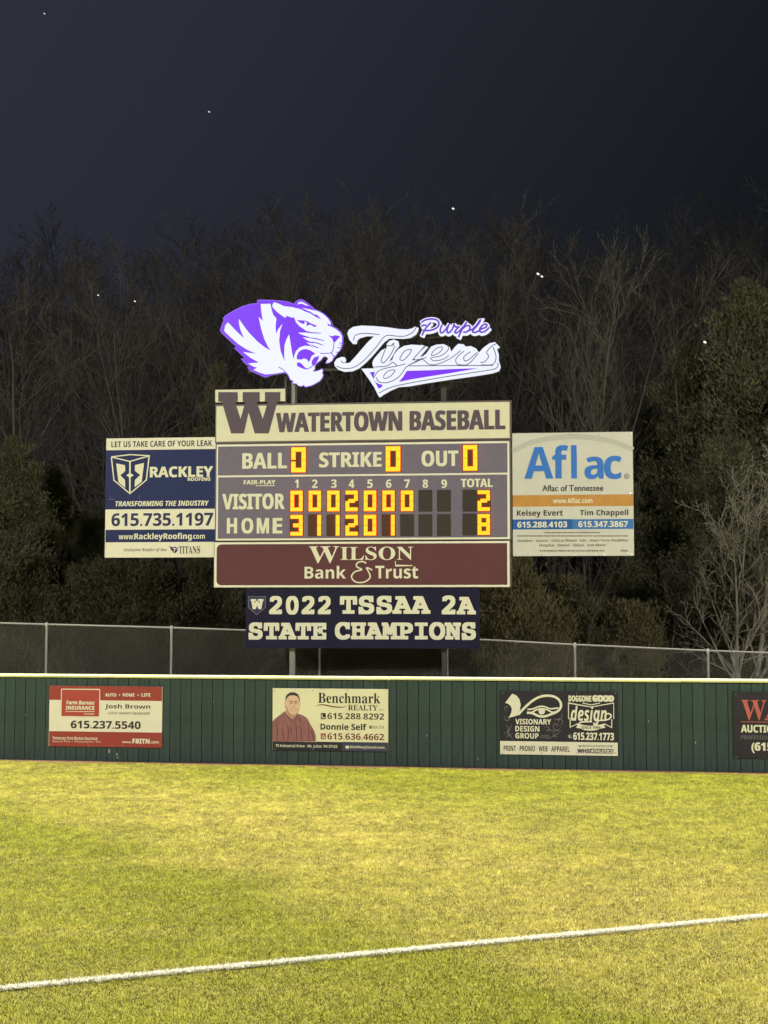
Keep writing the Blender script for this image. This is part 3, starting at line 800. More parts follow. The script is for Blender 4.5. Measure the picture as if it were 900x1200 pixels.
t.ribbon('purple_mark', [[(778, 580), (812, 584)], [(758, 635), (802, 638)], [(744, 688), (772, 688)], [(788, 606), (815, 610)]], 8, pz + .001, tiltpurple)
t.ribbon('purple_mark', [[(380, 455), (480, 462), (575, 466)], [(430, 520), (520, 532), (612, 556)], [(440, 568), (520, 580), (598, 610)], [(450, 600), (500, 622), (542, 642)]], 12, pz + .001, tiltpurple, smooth=3, taper=True)
t.poly('purple_mark', [(288, 772), (288, 730), (310, 685), (350, 657), (400, 651), (450, 668), (505, 705), (462, 732), (436, 795), (424, 800), (404, 770), (370, 762), (340, 775)], pz, neonpurple)
t.poly('purple_mark', [(288, 812), (320, 806), (350, 828), (385, 868), (425, 887), (380, 888), (330, 868), (293, 850)], pz, neonpurple)
t.poly('purple_mark', [(462, 830), (464, 790), (490, 750), (548, 730), (540, 770), (512, 818), (490, 850)], pz, neonpurple)
t.ribbon('purple_mark', [[(400, 887), (450, 866), (482, 838)], [(75, 862), (110, 880), (150, 912)]], 9, pz + .001, tiltpurple, smooth=3)
t.poly('white_face', [(296, 132), (308, 104), (345, 98), (385, 118), (432, 150), (395, 142), (350, 122), (318, 124)], pz, neonwhite)
# --- lit wordmark sign
wm = empty('wordmark_sign', FB); tag(wm, 'glowing white script team name sign with purple accents above the right of the scoreboard', 'illuminated sign')
t = Art(FB, wm, (390, 370, 8.182))
Tl = [(145, 180), (158, 145), (200, 115), (280, 103), (400, 108), (520, 118), (640, 136), (720, 140), (762, 130), (795, 112), (826, 125), (824, 152), (800, 192), (750, 222), (680, 231), (600, 228), (548, 228), (500, 262), (440, 332), (380, 402), (320, 462), (260, 512), (200, 540), (120, 546), (60, 526), (25, 490), (20, 455), (45, 420), (90, 402), (122, 407), (134, 430), (126, 462), (165, 460), (220, 402), (280, 332), (340, 262), (400, 206), (330, 206), (262, 226), (240, 250), (236, 280), (200, 280), (165, 240)]
def B(l): return [(x + 736, y - 41) for x, y in l]
Ig = [(385, 455), (400, 420), (470, 340), (524, 312), (520, 280), (545, 250), (590, 236), (635, 255), (642, 300), (612, 335), (590, 372), (548, 442), (574, 432), (592, 380), (630, 330), (690, 296), (760, 285), (850, 291)] + \
     B([(120, 328), (182, 350), (150, 400), (122, 445), (165, 410), (210, 345), (260, 326), (330, 321), (388, 350), (402, 392), (440, 345), (470, 318), (520, 323), (542, 345), (590, 340), (640, 363), (667, 402), (710, 355), (770, 312), (820, 302), (868, 352), (840, 370), (857, 420), (857, 480), (876, 540), (860, 580), (800, 601), (650, 626), (400, 661), (200, 691), (0, 726)]) + \
     [(640, 692), (560, 726), (490, 766), (460, 790), (445, 780), (400, 690), (340, 600), (278, 515), (400, 512), (386, 480)]
for pl in (Tl, Ig):
    t.poly('letter_can', pl, 0.10, signreturn, 0.13)
    t.poly('white_face', pl, 0.105, neonwhite)
Pp = Art(FB, wm, (480, 365, 8.182))
t.poly('purple_face', [(360, 548), (424, 546), (402, 600), (430, 650), (486, 672), (470, 695), (445, 707)], 0.109, neonpurple)
Pp.poly('purple_face', [(-22, 577), (200, 571), (400, 560), (660, 552), (400, 598), (200, 629), (0, 662), (-98, 684), (-62, 640)], 0.109, neonpurple)
t.poly('dark_gap', [(916, 313), (834, 409), (867, 392), (929, 311)], 0.109, outline)
t.poly('dark_gap', [(525, 445), (548, 442), (576, 400), (592, 375), (575, 430)], 0.109, outline)
t.ribbon('outline_line', [[(205, 245), (215, 205), (250, 186), (330, 178), (450, 190)], [(45, 490), (100, 512), (200, 505), (300, 440), (420, 310), (510, 203), (620, 205), (700, 203), (770, 168), (805, 118)], [(85, 440), (100, 455), (122, 460)],
    [(525, 292), (560, 298), (590, 270), (580, 300)], [(520, 305), (470, 430), (480, 455), (500, 455), (560, 380), (600, 300)], [(405, 500), (520, 490), (580, 455), (620, 490)],
    [(650, 410), (690, 350), (750, 330), (755, 350), (720, 400), (680, 435), (650, 430), (650, 410)], [(895, 300), (840, 350), (780, 430), (900, 410)], [(490, 590), (520, 550), (570, 528), (600, 535), (560, 585), (510, 610), (490, 600)],
    [(400, 600), (440, 540), (520, 510), (620, 490), (700, 470)], [(425, 600), (445, 640), (520, 650), (600, 620), (660, 570), (700, 510), (740, 480), (830, 430)]], 7.5, 0.1095, outline, smooth=4)
t.ribbon('white_rim', [[(416, 548), (404, 600), (424, 640), (486, 664), (560, 662), (630, 625), (690, 560)]], 13, 0.111, neonwhite, smooth=4)
Ee = Art(FB, wm, (480, 400, 15))
Ee.ribbon('outline_line', [[(570, 112), (500, 130), (420, 190), (390, 262), (450, 255), (540, 200), (582, 145), (570, 112)], [(680, 110), (690, 150), (620, 230), (520, 280), (400, 300), (380, 322), (430, 355), (520, 350), (620, 320), (690, 265)], [(265, 105), (160, 225), (55, 345)], [(0, 430), (120, 378), (240, 335), (340, 415), (480, 420), (700, 330), (900, 180)], [(960, 190), (870, 260), (815, 340), (835, 410), (880, 430)]], 13, 0.1095, outline, smooth=4)
Pp.ribbon('outline_line', [[(460, 515), (560, 515), (660, 410)], [(585, 395), (525, 440), (530, 480), (570, 470), (650, 400)], [(680, 495), (720, 490), (760, 440), (740, 400), (790, 340), (830, 320)], [(800, 350), (830, 440), (800, 515), (690, 520)],
    [(0, 530), (200, 528), (500, 527), (800, 525)], [(-286, 788), (-176, 735), (0, 695), (300, 642), (600, 595), (790, 566), (845, 540), (845, 500)]], 7.5, 0.1095, outline, smooth=4)
Pq = Art(FB, wm, (490, 370, 10))
strokes = [[(45, 88), (90, 62), (160, 50), (222, 62), (248, 98), (232, 142), (180, 174), (110, 186), (62, 180)], [(152, 92), (112, 136), (76, 188), (50, 240)], [(45, 132), (72, 122), (98, 126)],
    [(285, 120), (264, 168), (268, 208), (298, 204), (338, 155), (366, 112)], [(366, 112), (344, 170), (348, 210), (374, 204), (408, 160), (424, 112)],
    [(424, 112), (440, 142), (484, 140)], [(484, 140), (452, 172), (432, 204), (454, 212), (488, 190), (528, 140)],
    [(572, 88), (540, 132), (508, 192), (476, 262)], [(530, 160), (572, 128), (608, 136), (604, 172), (570, 202), (534, 204)], [(596, 186), (640, 170)],
    [(640, 170), (690, 118), (728, 62), (724, 86), (684, 140), (640, 190), (658, 208), (700, 196), (742, 168)], [(742, 168), (796, 146), (806, 118), (776, 112), (736, 146), (722, 184), (744, 206), (792, 190), (832, 152)]]
Pq.ribbon('sign_can', [[(x + 4, y + 8) for x, y in q] for q in strokes], 70, 0.10, signreturn, smooth=4)
Pq.ribbon('white_face', [[(x + 6, y + 14) for x, y in q] for q in strokes], 54, 0.103, neonwhite, smooth=4)
Pq.ribbon('white_face', [[(x, y + 3) for x, y in q] for q in strokes], 50, 0.108, neonwhite, smooth=4)
Pq.ribbon('purple_lettering', strokes, 21, 0.114, tiltpurple, smooth=4)
# support rails behind both signs
u0, v0 = FB.uv(300, 410); u1, v1 = FB.uv(570, 405)
V, F = [], []
for py in (396, 432):
    v_ = FB.uv(430, py)[1]; box(V, F, FB.uv(290, py)[0], 0.05, v_ - 0.03, FB.uv(565, py)[0], 0.11, v_ + 0.03)
box(V, F, FB.uv(333, 450)[0], 0.05, FB.uv(333, 474)[1], FB.uv(333, 450)[0] + 0.05, 0.1, FB.uv(333, 432)[1])
box(V, F, FB.uv(345, 450)[0], 0.05, FB.uv(345, 474)[1], FB.uv(345, 450)[0] + 0.05, 0.1, FB.uv(345, 432)[1])
mesh_obj('sign_rack', V, F, darksteel, sb)

#@@FENCE
# ================================================================ terrain behind the wall
def terrain_z(x, y):
    s = 0.18 - 0.036 * (x + 2)
    s = max(-1.0, min(0.9, s))
    d = max(0.0, y - 44)
    hill = 17.0 * (1 - math.exp(-(d / 42.0) ** 2)) * (0.9 + 0.12 * math.sin(x * 0.03 + 1))
    k = min(1.0, max(0.0, (y - 30.6) / 1.4))
    return (s * k) + hill + 0.25 * noise.noise(Vector((x * 0.12, y * 0.12, 0))) * k - (1 - k) * 0.05
leaf = mat('leaf_litter', (0.045, 0.036, 0.022), 0.9, 0.1, noise_amt=0.4, noise_scale=1.5)
V, F = [], []
gx = [-260 + i * 6.5 for i in range(81)]; gy = [30.5, 31.2, 32, 33, 34.5, 36, 38, 41, 44, 47, 50, 54, 58, 62, 67, 72, 78, 85, 95, 110, 130, 160, 210, 300, 450]
for y in gy:
    for x in gx: V.append((x, y, terrain_z(x, y)))
nx = len(gx)
for j in range(len(gy) - 1):
    for i in range(nx - 1):
        q = j*nx + i; F.append((q, q+1, q+nx+1, q+nx))
tag(mesh_obj('wooded_hill', V, F, leaf, smooth=True), 'dark wooded slope rising behind the outfield fence', 'hill', kind='structure')

# ================================================================ chain-link fence
lp = at_depth(-80, 727, 33.9); rp_ = at_depth(980, 767.0, 31.0)
FF = Frame((lp.x, lp.y, 0), (rp_.x - lp.x, rp_.y - lp.y))
fl = (Vector((rp_.x, rp_.y)) - Vector((lp.x, lp.y))).length
fence = empty('chain_link_fence', FF); tag(fence, 'galvanised chain-link fence with a thin top rail behind the green wall', 'fence')
galv = mat('galvanised_pipe', (0.42, 0.42, 0.40), 0.4, 0.5, metal=0.3, noise_amt=0.12, noise_scale=12)
wire = mat('galvanised_wire', (0.24, 0.25, 0.23), 0.45, 0.5, metal=0.2)
def ftop(u):
    px_pts = [(-80, 727.5), (0, 730.2), (200, 735.5), (290, 738.6), (562, 749.5), (674, 755.5), (830, 762.5), (980, 768.0)]
    us = []
    for px, py in px_pts: us.append(FF.uv(px, py))
    if u <= us[0][0]: return us[0][1]
    for (a0, b0), (a1, b1) in zip(us, us[1:]):
        if u <= a1: return b0 + (b1 - b0) * (u - a0) / (a1 - a0)
    return us[-1][1]
posts_px = [-96, 54, 200.5, 350, 374.5, 524, 674, 830, 985]
for px in posts_px:
    if px == 350: continue
    u_, _ = FF.uv(px, 780)
    wx, wy = (FF.p + FF.r * u_).xy
    zb = terrain_z(wx, wy) - 0.1
    V, F = [], []
    t_ = ftop(u_)
    tube(V, F, [Vector((u_, 0, zb)), Vector((u_, 0, t_ - 0.02))], [0.030, 0.030], 8)
    tube(V, F, [Vector((u_, 0, t_ - 0.05)), Vector((u_, 0, t_ + 0.03)), Vector((u_, 0, t_ + 0.05))], [0.036, 0.036, 0.012], 8)
    mesh_obj('post', V, F, galv, fence, smooth=False)
V, F = [], []
us = [FF.uv(px, 750)[0] for px in range(-96, 1000, 40)]
tube(V, F, [Vector((q, 0.0, ftop(q))) for q in us], [0.021] * len(us), 8)
mesh_obj('top_rail', V, F, galv, fence)
V, F = [], []
pitch = 0.078
uA, uB = us[0], us[-1]
H = 3.1
r_ = 0.0025
n_ = int((uB - uA + H) / (pitch * 1.0))
def diag(u0, dirn, y):
    # line from bottom to the rail, clipped to the fence length
    z0 = -0.35; pts = []
    for k in range(13):
        z = z0 + (3.4 - z0) * k / 12
        uu = u0 + dirn * (z - z0) * 0.92
        if uA <= uu <= uB:
            if z > ftop(uu): 
                pts.append((uu, ftop(uu))); break
            pts.append((uu, z))
    return pts
for k in range(-int(4 / pitch), int((uB - uA + 4) / pitch)):
    for dirn in (1, -1):
        pts = diag(uA + k * pitch, dirn, 0)
        if len(pts) < 2: continue
        a, b = pts[0], pts[-1]
        y = -0.028 if dirn == 1 else -0.024
        i = len(V)
        for (q, z) in (a, b):
            V += [(q - r_, y, z), (q + r_, y, z), (q, y + 0.003, z)]
        F += [(i, i+1, i+4, i+3), (i+1, i+2, i+5, i+4), (i+2, i, i+3, i+5)]
tag(mesh_obj('wire_mesh', V, F, wire, fence), kind='stuff')

# ================================================================ ground: field, warning track, line, grass blades
def grass_mat(name, attr):
    m = bpy.data.materials.new(name); m.use_nodes = True; t = m.node_tree
    p = t.nodes['Principled BSDF']; p.inputs['Roughness'].default_value = 0.6; p.inputs['Specular IOR Level'].default_value = 0.12
    N = t.nodes.new; Lk = t.links.new
    geo = N('ShaderNodeNewGeometry'); sep = N('ShaderNodeSeparateXYZ'); Lk(geo.outputs['Position'], sep.inputs[0])
    # diagonal mowing / wear bands, with overlapping floodlight beams painted into the colour
    dp = N('ShaderNodeVectorMath'); dp.operation = 'DOT_PRODUCT'; dp.inputs[1].default_value = (0.80, 0.595, 0); Lk(geo.outputs['Position'], dp.inputs[0])
    nz = N('ShaderNodeTexNoise'); nz.inputs['Scale'].default_value = 0.45; nz.inputs['Detail'].default_value = 5; Lk(geo.outputs['Position'], nz.inputs['Vector'])
    ad = N('ShaderNodeMath'); ad.operation = 'MULTIPLY_ADD'; Lk(nz.outputs['Fac'], ad.inputs[0]); ad.inputs[1].default_value = 2.2; Lk(dp.outputs['Value'], ad.inputs[2])
    mr = N('ShaderNodeMapRange'); mr.inputs['From Min'].default_value = 2.0 + 1.1; mr.inputs['From Max'].default_value = 24 + 1.1; Lk(ad.outputs[0], mr.inputs['Value'])
    r1 = N('ShaderNodeValToRGB'); el = r1.color_ramp.elements
    stops = [(0.0, 0.55), (0.14, 0.40), (0.29, 0.14), (0.325, 0.76), (0.42, 1.0), (0.52, 0.82), (0.62, 0.48), (0.78, 0.38), (1.0, 0.5)]
    el[0].position = 0; el[0].color = (stops[0][1],)*3 + (1,); el[1].position = 1; el[1].color = (0.5, 0.5, 0.5, 1)
    for q, v in stops[1:-1]:
        e = el.new(q); e.color = (v, v, v, 1)
    Lk(mr.outputs[0], r1.inputs['Fac'])
    mp = N('ShaderNodeMapping'); mp.inputs['Scale'].default_value = (0.10, 0.85, 1); Lk(geo.outputs['Position'], mp.inputs['Vector'])
    n2 = N('ShaderNodeTexNoise'); n2.inputs['Scale'].default_value = 1.0; n2.inputs['Detail'].default_value = 5; n2.inputs['Roughness'].default_value = 0.6; Lk(mp.outputs[0], n2.inputs['Vector'])
    n3 = N('ShaderNodeTexNoise'); n3.inputs['Scale'].default_value = 2.3; n3.inputs['Detail'].default_value = 6; n3.inputs['Roughness'].default_value = 0.7; Lk(geo.outputs['Position'], n3.inputs['Vector'])
    mix = N('ShaderNodeMix'); mix.data_type = 'RGBA'
    mix.inputs['A'].default_value = (0.172, 0.180, 0.018, 1)     # green
    mix.inputs['B'].default_value = (0.240, 0.216, 0.052, 1)     # dormant yellow
    s1 = N('ShaderNodeMath'); s1.operation = 'MULTIPLY_ADD'; Lk(n2.outputs['Fac'], s1.inputs[0]); s1.inputs[1].default_value = 1.0; s1.inputs[2].default_value = -0.50
    s2 = N('ShaderNodeMath'); s2.operation = 'MULTIPLY_ADD'; Lk(n3.outputs['Fac'], s2.inputs[0]); s2.inputs[1].default_value = 0.45; Lk(s1.outputs[0], s2.inputs[2])
    s3 = N('ShaderNodeMath'); s3.operation = 'ADD'; Lk(s2.outputs[0], s3.inputs[0]); Lk(r1.outputs['Color'], s3.inputs[1])
    mp5 = N('ShaderNodeMapping'); mp5.inputs['Scale'].default_value = (0.22, 3.2, 1); mp5.inputs['Rotation'].default_value = (0, 0, 0.10); Lk(geo.outputs['Position'], mp5.inputs['Vector'])
    n5 = N('ShaderNodeTexNoise'); n5.inputs['Scale'].default_value = 1.0; n5.inputs['Detail'].default_value = 3; Lk(mp5.outputs[0], n5.inputs['Vector'])
    s5 = N('ShaderNodeMath'); s5.operation = 'MULTIPLY_ADD'; Lk(n5.outputs['Fac'], s5.inputs[0]); s5.inputs[1].default_value = 0.9; s5.inputs[2].default_value = -0.45
    s6 = N('ShaderNodeMath'); s6.operation = 'ADD'; Lk(s3.outputs[0], s6.inputs[0]); Lk(s5.outputs[0], s6.inputs[1])
    # greener strip of turf in the last metres before the wall
    gy = N('ShaderNodeMapRange'); gy.inputs['From Min'].default_value = 23.0; gy.inputs['From Max'].default_value = 26.0; gy.inputs['To Min'].default_value = 0.0; gy.inputs['To Max'].default_value = -0.38; Lk(sep.outputs['Y'], gy.inputs['Value'])
    s7 = N('ShaderNodeMath'); s7.operation = 'ADD'; Lk(s6.outputs[0], s7.inputs[0]); Lk(gy.outputs[0], s7.inputs[1])
    s4 = N('ShaderNodeMath'); s4.operation = 'ADD'; s4.use_clamp = True; Lk(s7.outputs[0], s4.inputs[0]); s4.inputs[1].default_value = -0.30
    Lk(s4.outputs[0], mix.inputs['Factor'])
    out = mix.outputs['Result']
    bs = N('ShaderNodeMapRange'); bs.inputs['To Min'].default_value = 0.92; bs.inputs['To Max'].default_value = 1.03; Lk(r1.outputs['Color'], bs.inputs['Value'])
    bsc = N('ShaderNodeVectorMath'); bsc.operation = 'SCALE'; Lk(out, bsc.inputs[0]); Lk(bs.outputs[0], bsc.inputs['Scale']); out = bsc.outputs[0]
    if attr:
        at = N('ShaderNodeAttribute'); at.attribute_name = 'tint'
        sc = N('ShaderNodeVectorMath'); sc.operation = 'SCALE'
        mm = N('ShaderNodeMapRange'); mm.inputs['To Min'].default_value = 0.45; mm.inputs['To Max'].default_value = 2.3; Lk(at.outputs['Fac'], mm.inputs['Value'])
        Lk(out, sc.inputs[0]); Lk(mm.outputs[0], sc.inputs['Scale']); out = sc.outputs[0]
    Lk(out, p.inputs['Base Color'])
    return m
gm_sheet = grass_mat('turf', False); gm_blade = grass_mat('grass_blades', True)
def quad_sheet(name, pts, z, material):
    return mesh_obj(name, [(x, y, z) for x, y in pts], [tuple(range(len(pts)))], material)
def wall_pt(u, w=0.0):
    q = FW.p + FW.r * u + FW.n * w; return (q.x, q.y)
far = [wall_pt(-240, -1.2), wall_pt(260, -1.2)]
tag(quad_sheet('ground', [(-300, -200), (300, -200), far[1], far[0]], 0.0, gm_sheet), 'mown outfield turf in front of the green wall', 'ground', kind='structure')
dirt = mat('warning_track_dirt', (0.15, 0.088, 0.048), 0.9, 0.1, noise_amt=0.35, noise_scale=4, bump=0.5, bump_scale=30)
V, F = [], []
us_ = [UL + (UR - UL) * k / 90 for k in range(91)]
for q in us_:
    V += [(*wall_pt(q, -0.5), 0.006), (*wall_pt(q, 0.40 + 0.10 * noise.noise(Vector((q * 0.8, 0, 3)))), 0.006)]
for k in range(90): F.append((2*k, 2*k+1, 2*k+3, 2*k+2))
tag(mesh_obj('warning_track', V, F, dirt), 'thin strip of bare orange dirt along the foot of the green wall', 'dirt track', kind='structure')
# foul line
la = ground(0, 1161); lb = ground(900, 1075.5)
ld = (lb - la).normalized(); ln = Vector((-ld.y, ld.x, 0)); LWH = 0.026
paint = mat('line_paint', (0.70, 0.70, 0.62), 0.8, 0.1, noise_amt=0.2, noise_scale=30)
V, F = [], []
# blades
rg = np.random.default_rng(7)
def grid_noise(X, Y, sx, sy, seed):
    g = np.random.default_rng(seed).random((512, 512))
    x = X / sx + 200.0; y = Y / sy + 50.0
    xi = np.floor(x).astype(int); yi = np.floor(y).astype(int); fx = x - xi; fy = y - yi
    fx = fx*fx*(3-2*fx); fy = fy*fy*(3-2*fy)
    a = g[xi % 512, yi % 512]; b = g[(xi+1) % 512, yi % 512]; c = g[xi % 512, (yi+1) % 512]; d = g[(xi+1) % 512, (yi+1) % 512]
    return (a*(1-fx) + b*fx)*(1-fy) + (c*(1-fx) + d*fx)*fy
clump = None
def blades(n, keep, hmin, hmax, wd):
    global clump
    Y = np.sqrt(9.3**2 + (30.9**2 - 9.3**2) * rg.random(n))
    X = (rg.random(n) * 2 - 1) * (0.285 * Y + 1.3)
    m = keep(X, Y); X, Y = X[m], Y[m]
    n = len(X)
    clump = 0.5*grid_noise(X, Y, 0.07, 0.10, 1) + 0.3*grid_noise(X, Y, 0.25, 0.30, 2) + 0.2*grid_noise(X, Y, 0.9, 0.5, 3)
    h = rg.uniform(hmin, hmax, n) * (0.6 + 0.8*clump); a = rg.uniform(0, 2*np.pi, n); b = rg.uniform(0, 2*np.pi, n); lean = rg.uniform(0.2, 1.1, n) * h
    w = wd * rg.uniform(0.7, 1.3, n)
    P = np.zeros((n, 3, 3), np.float32)
    P[:, 0, 0] = X - np.cos(a)*w; P[:, 0, 1] = Y - np.sin(a)*w; P[:, 0, 2] = 0.0
    P[:, 1, 0] = X + np.cos(a)*w; P[:, 1, 1] = Y + np.sin(a)*w; P[:, 1, 2] = 0.0
    P[:, 2, 0] = X + np.cos(b)*lean; P[:, 2, 1] = Y + np.sin(b)*lean; P[:, 2, 2] = h
    return P.reshape(-1, 3), n
def blade_obj(name, P, n, material, tint=True):
    me = bpy.data.meshes.new(name)
    me.vertices.add(3*n); me.vertices.foreach_set('co', P.ravel())
    me.loops.add(3*n); me.loops.foreach_set('vertex_index', np.arange(3*n, dtype=np.int32))
    me.polygons.add(n); me.polygons.foreach_set('loop_start', np.arange(0, 3*n, 3, dtype=np.int32)); me.polygons.foreach_set('loop_total', np.full(n, 3, np.int32))
    if tint:
        at = me.attributes.new('tint', 'FLOAT', 'FACE')
        at.data.foreach_set('value', np.clip(0.75*rg.random(n) ** 1.5 + 1.1*(clump - 0.5) + 0.10, 0, 1).astype(np.float32))
    me.update(calc_edges=True)
    me.materials.append(material)
    o = bpy.data.objects.new(name, me); COL.objects.link(o)
    return o
def line_dist(X, Y): return np.abs((X - la.x) * ln.x + (Y - la.y) * ln.y)
wa, wb = wall_pt(0, 0.42), wall_pt(10, 0.42)
def before_wall(X, Y): return (Y - wa[1]) - (X - wa[0]) * (wb[1] - wa[1]) / (wb[0] - wa[0]) < 0.12 * np.sin(X * 2.1)
P, n = blades(1640000, lambda X, Y: before_wall(X, Y) & (line_dist(X, Y) > LWH + 0.02 * rg.random(len(X))), 0.012, 0.034, 0.0034)
tag(blade_obj('grass', P, n, gm_blade), 'short yellow green outfield grass blades', 'grass', kind='stuff')
def line_blades():
    n = 60000
    s = rg.uniform(-6.0, (lb - la).length + 8.0, n); d = rg.uniform(-1, 1, n) * (LWH + 0.012)
    X = la.x + ld.x*s + ln.x*d; Y = la.y + ld.y*s + ln.y*d
    h = rg.uniform(0.02, 0.055, n); a = rg.uniform(0, 2*np.pi, n); b = rg.uniform(0, 2*np.pi, n); lean = rg.uniform(0.2, 1.0, n)*h; w = 0.005
    P = np.zeros((n, 3, 3), np.float32)
    P[:, 0, 0] = X - np.cos(a)*w; P[:, 0, 1] = Y - np.sin(a)*w
    P[:, 1, 0] = X + np.cos(a)*w; P[:, 1, 1] = Y + np.sin(a)*w
    P[:, 2, 0] = X + np.cos(b)*lean; P[:, 2, 1] = Y + np.sin(b)*lean; P[:, 2, 2] = h
    return P.reshape(-1, 3), n
P, n = line_blades()
o = blade_obj('foul_line', P, n, paint, False)
tag(o, 'white chalk foul line painted across the near grass', 'field line', kind='structure')
q0 = la - ld * 8; q1 = lb + ld * 12
so = mesh_obj('painted_strip', [tuple(q0 - ln*LWH + Vector((0, 0, .005))), tuple(q1 - ln*LWH + Vector((0, 0, .005))), tuple(q1 + ln*LWH + Vector((0, 0, .005))), tuple(q0 + ln*LWH + Vector((0, 0, .005)))], [(0, 1, 2, 3)], paint, o)

#@@TREES
# ================================================================ trees
bark_pale = mat('pale_bark', (0.34, 0.33, 0.275), 0.85, 0.1, noise_amt=0.3, noise_scale=5)
bark_mid = mat('weathered_bark', (0.17, 0.16, 0.14), 0.9, 0.1, noise_amt=0.3, noise_scale=5)
bark_grey = mat('grey_bark', (0.135, 0.126, 0.116), 0.9, 0.1, noise_amt=0.35, noise_scale=4)
def rot_dir(d, ang, rnd):
    """direction d turned by ang about a random perpendicular axis"""
    ax = d.cross(Vector((rnd.gauss(0, 1), rnd.gauss(0, 1), rnd.gauss(0, 1))))
    if ax.length < 1e-4: ax = Vector((1, 0, 0))
    return (Matrix.Rotation(ang, 3, ax.normalized()) @ d).normalized()
def limb(p, d, L, n, rnd, wob, upb):
    pts = [p.copy()]
    for k in range(n):
        d = (d + Vector((rnd.gauss(0, wob), rnd.gauss(0, wob), rnd.gauss(0, wob) + upb))).normalized()
        p = p + d * (L / n); pts.append(p.copy())
    return pts
def bare_tree_meshes(seed, h, stems=1, lean=0.1, splay=0.5, r0=0.13, dens=1.0, wmin=0.007, first=0.25):
    rnd = random.Random(seed)
    TV, TF, BV, BF = [], [], [], []
    def grow(pts, rads, lev):
        if lev > 3: return
        n = len(pts)
        L = sum((pts[i+1] - pts[i]).length for i in range(n-1))
        cnt = int({1: 11, 2: 7, 3: 5}[lev] * dens * rnd.uniform(0.8, 1.2))
        for c in range(cnt):
            f = first + (1 - first) * (c + rnd.random()) / cnt if lev == 1 else 0.15 + 0.85 * (c + rnd.random()) / cnt
            f = min(0.97, f)
            x = f * (n - 1); i = int(x); fr = x - i
            p = pts[i].lerp(pts[i+1], fr); r = rads[i] * (1 - fr) + rads[i+1] * fr
            d = (pts[i+1] - pts[i]).normalized()
            nd = rot_dir(d, rnd.uniform(0.35, 0.9) * (splay + 0.5), rnd)
            if lev <= 2 and nd.z < 0.1: nd.z = abs(nd.z) * 0.6 + 0.15; nd.normalize()
            l2 = L * {1: 0.44, 2: 0.46, 3: 0.5}[lev] * (1.08 - 0.55 * f) * rnd.uniform(0.7, 1.25)
            k = {1: 7, 2: 5, 3: 3}[lev]
            q = limb(p, nd, l2, k, rnd, 0.14, 0.07)
            rr0 = max(wmin, r * (0.55 if lev < 3 else 0.5)); rr = [max(wmin * 0.55, rr0 * (1 - 0.8 * t / k)) for t in range(k + 1)]
            tube(BV, BF, q, rr, {1: 5, 2: 4, 3: 3}[lev], cap=False)
            grow(q, rr, lev + 1)
    for s in range(stems):
        a = rnd.uniform(0, 2*PI) if stems == 1 else 2*PI*s/stems + rnd.uniform(-0.4, 0.4)
        tl = lean * rnd.uniform(0.5, 1.3)
        d = Vector((math.cos(a) * tl, math.sin(a) * tl, 1)).normalized()
        hh = h * (1 if s == 0 else rnd.uniform(0.75, 1.0))
        n = 11
        q = limb(Vector((math.cos(a), math.sin(a), 0)) * (0.05 * (stems > 1)) + Vector((0, 0, -0.3)), d, hh, n, rnd, 0.055, 0.02)
        rb = r0 * (1 if s == 0 else 0.75)
        rr = [max(wmin, rb * (1.25 if t == 0 else 1) * (1 - 0.93 * (t / n) ** 0.8)) for t in range(n + 1)]
        tube(TV, TF, q, rr, 7)
        grow(q, rr, 1)
    out = []
    for nm, VV, FF_ in (('trunk', TV, TF), ('branches', BV, BF)):
        me = bpy.data.meshes.new(nm); me.from_pydata(VV, [], FF_)
        me.polygons.foreach_set('use_smooth', [True] * len(me.polygons)); me.update()
        out.append(me)
    return out
def topz(ms): return max(v.co.z for me in ms for v in me.vertices)
def tree_obj(name, meshes, mats, x, y, rz=0.0, sc=1.0, sx=None, label=None, cat='tree', group=None, names=('trunk', 'branches')):
    o = empty(name, loc=(x, y, terrain_z(x, y) - 0.05))
    o.rotation_euler = (0, 0, rz); o.scale = ((sx or sc), (sx or sc), sc)
    tag(o, label, cat, group)
    for nm, me, m in zip(names, meshes, mats):
        if not me.materials: me.materials.append(m)
        share(nm, me, o)
    return o
def tpos(px, Y): return ((px - 450) / 1600 * Y, Y)
def hfor(py, Y): return 3.4 + (710 - py) / 1600 * Y

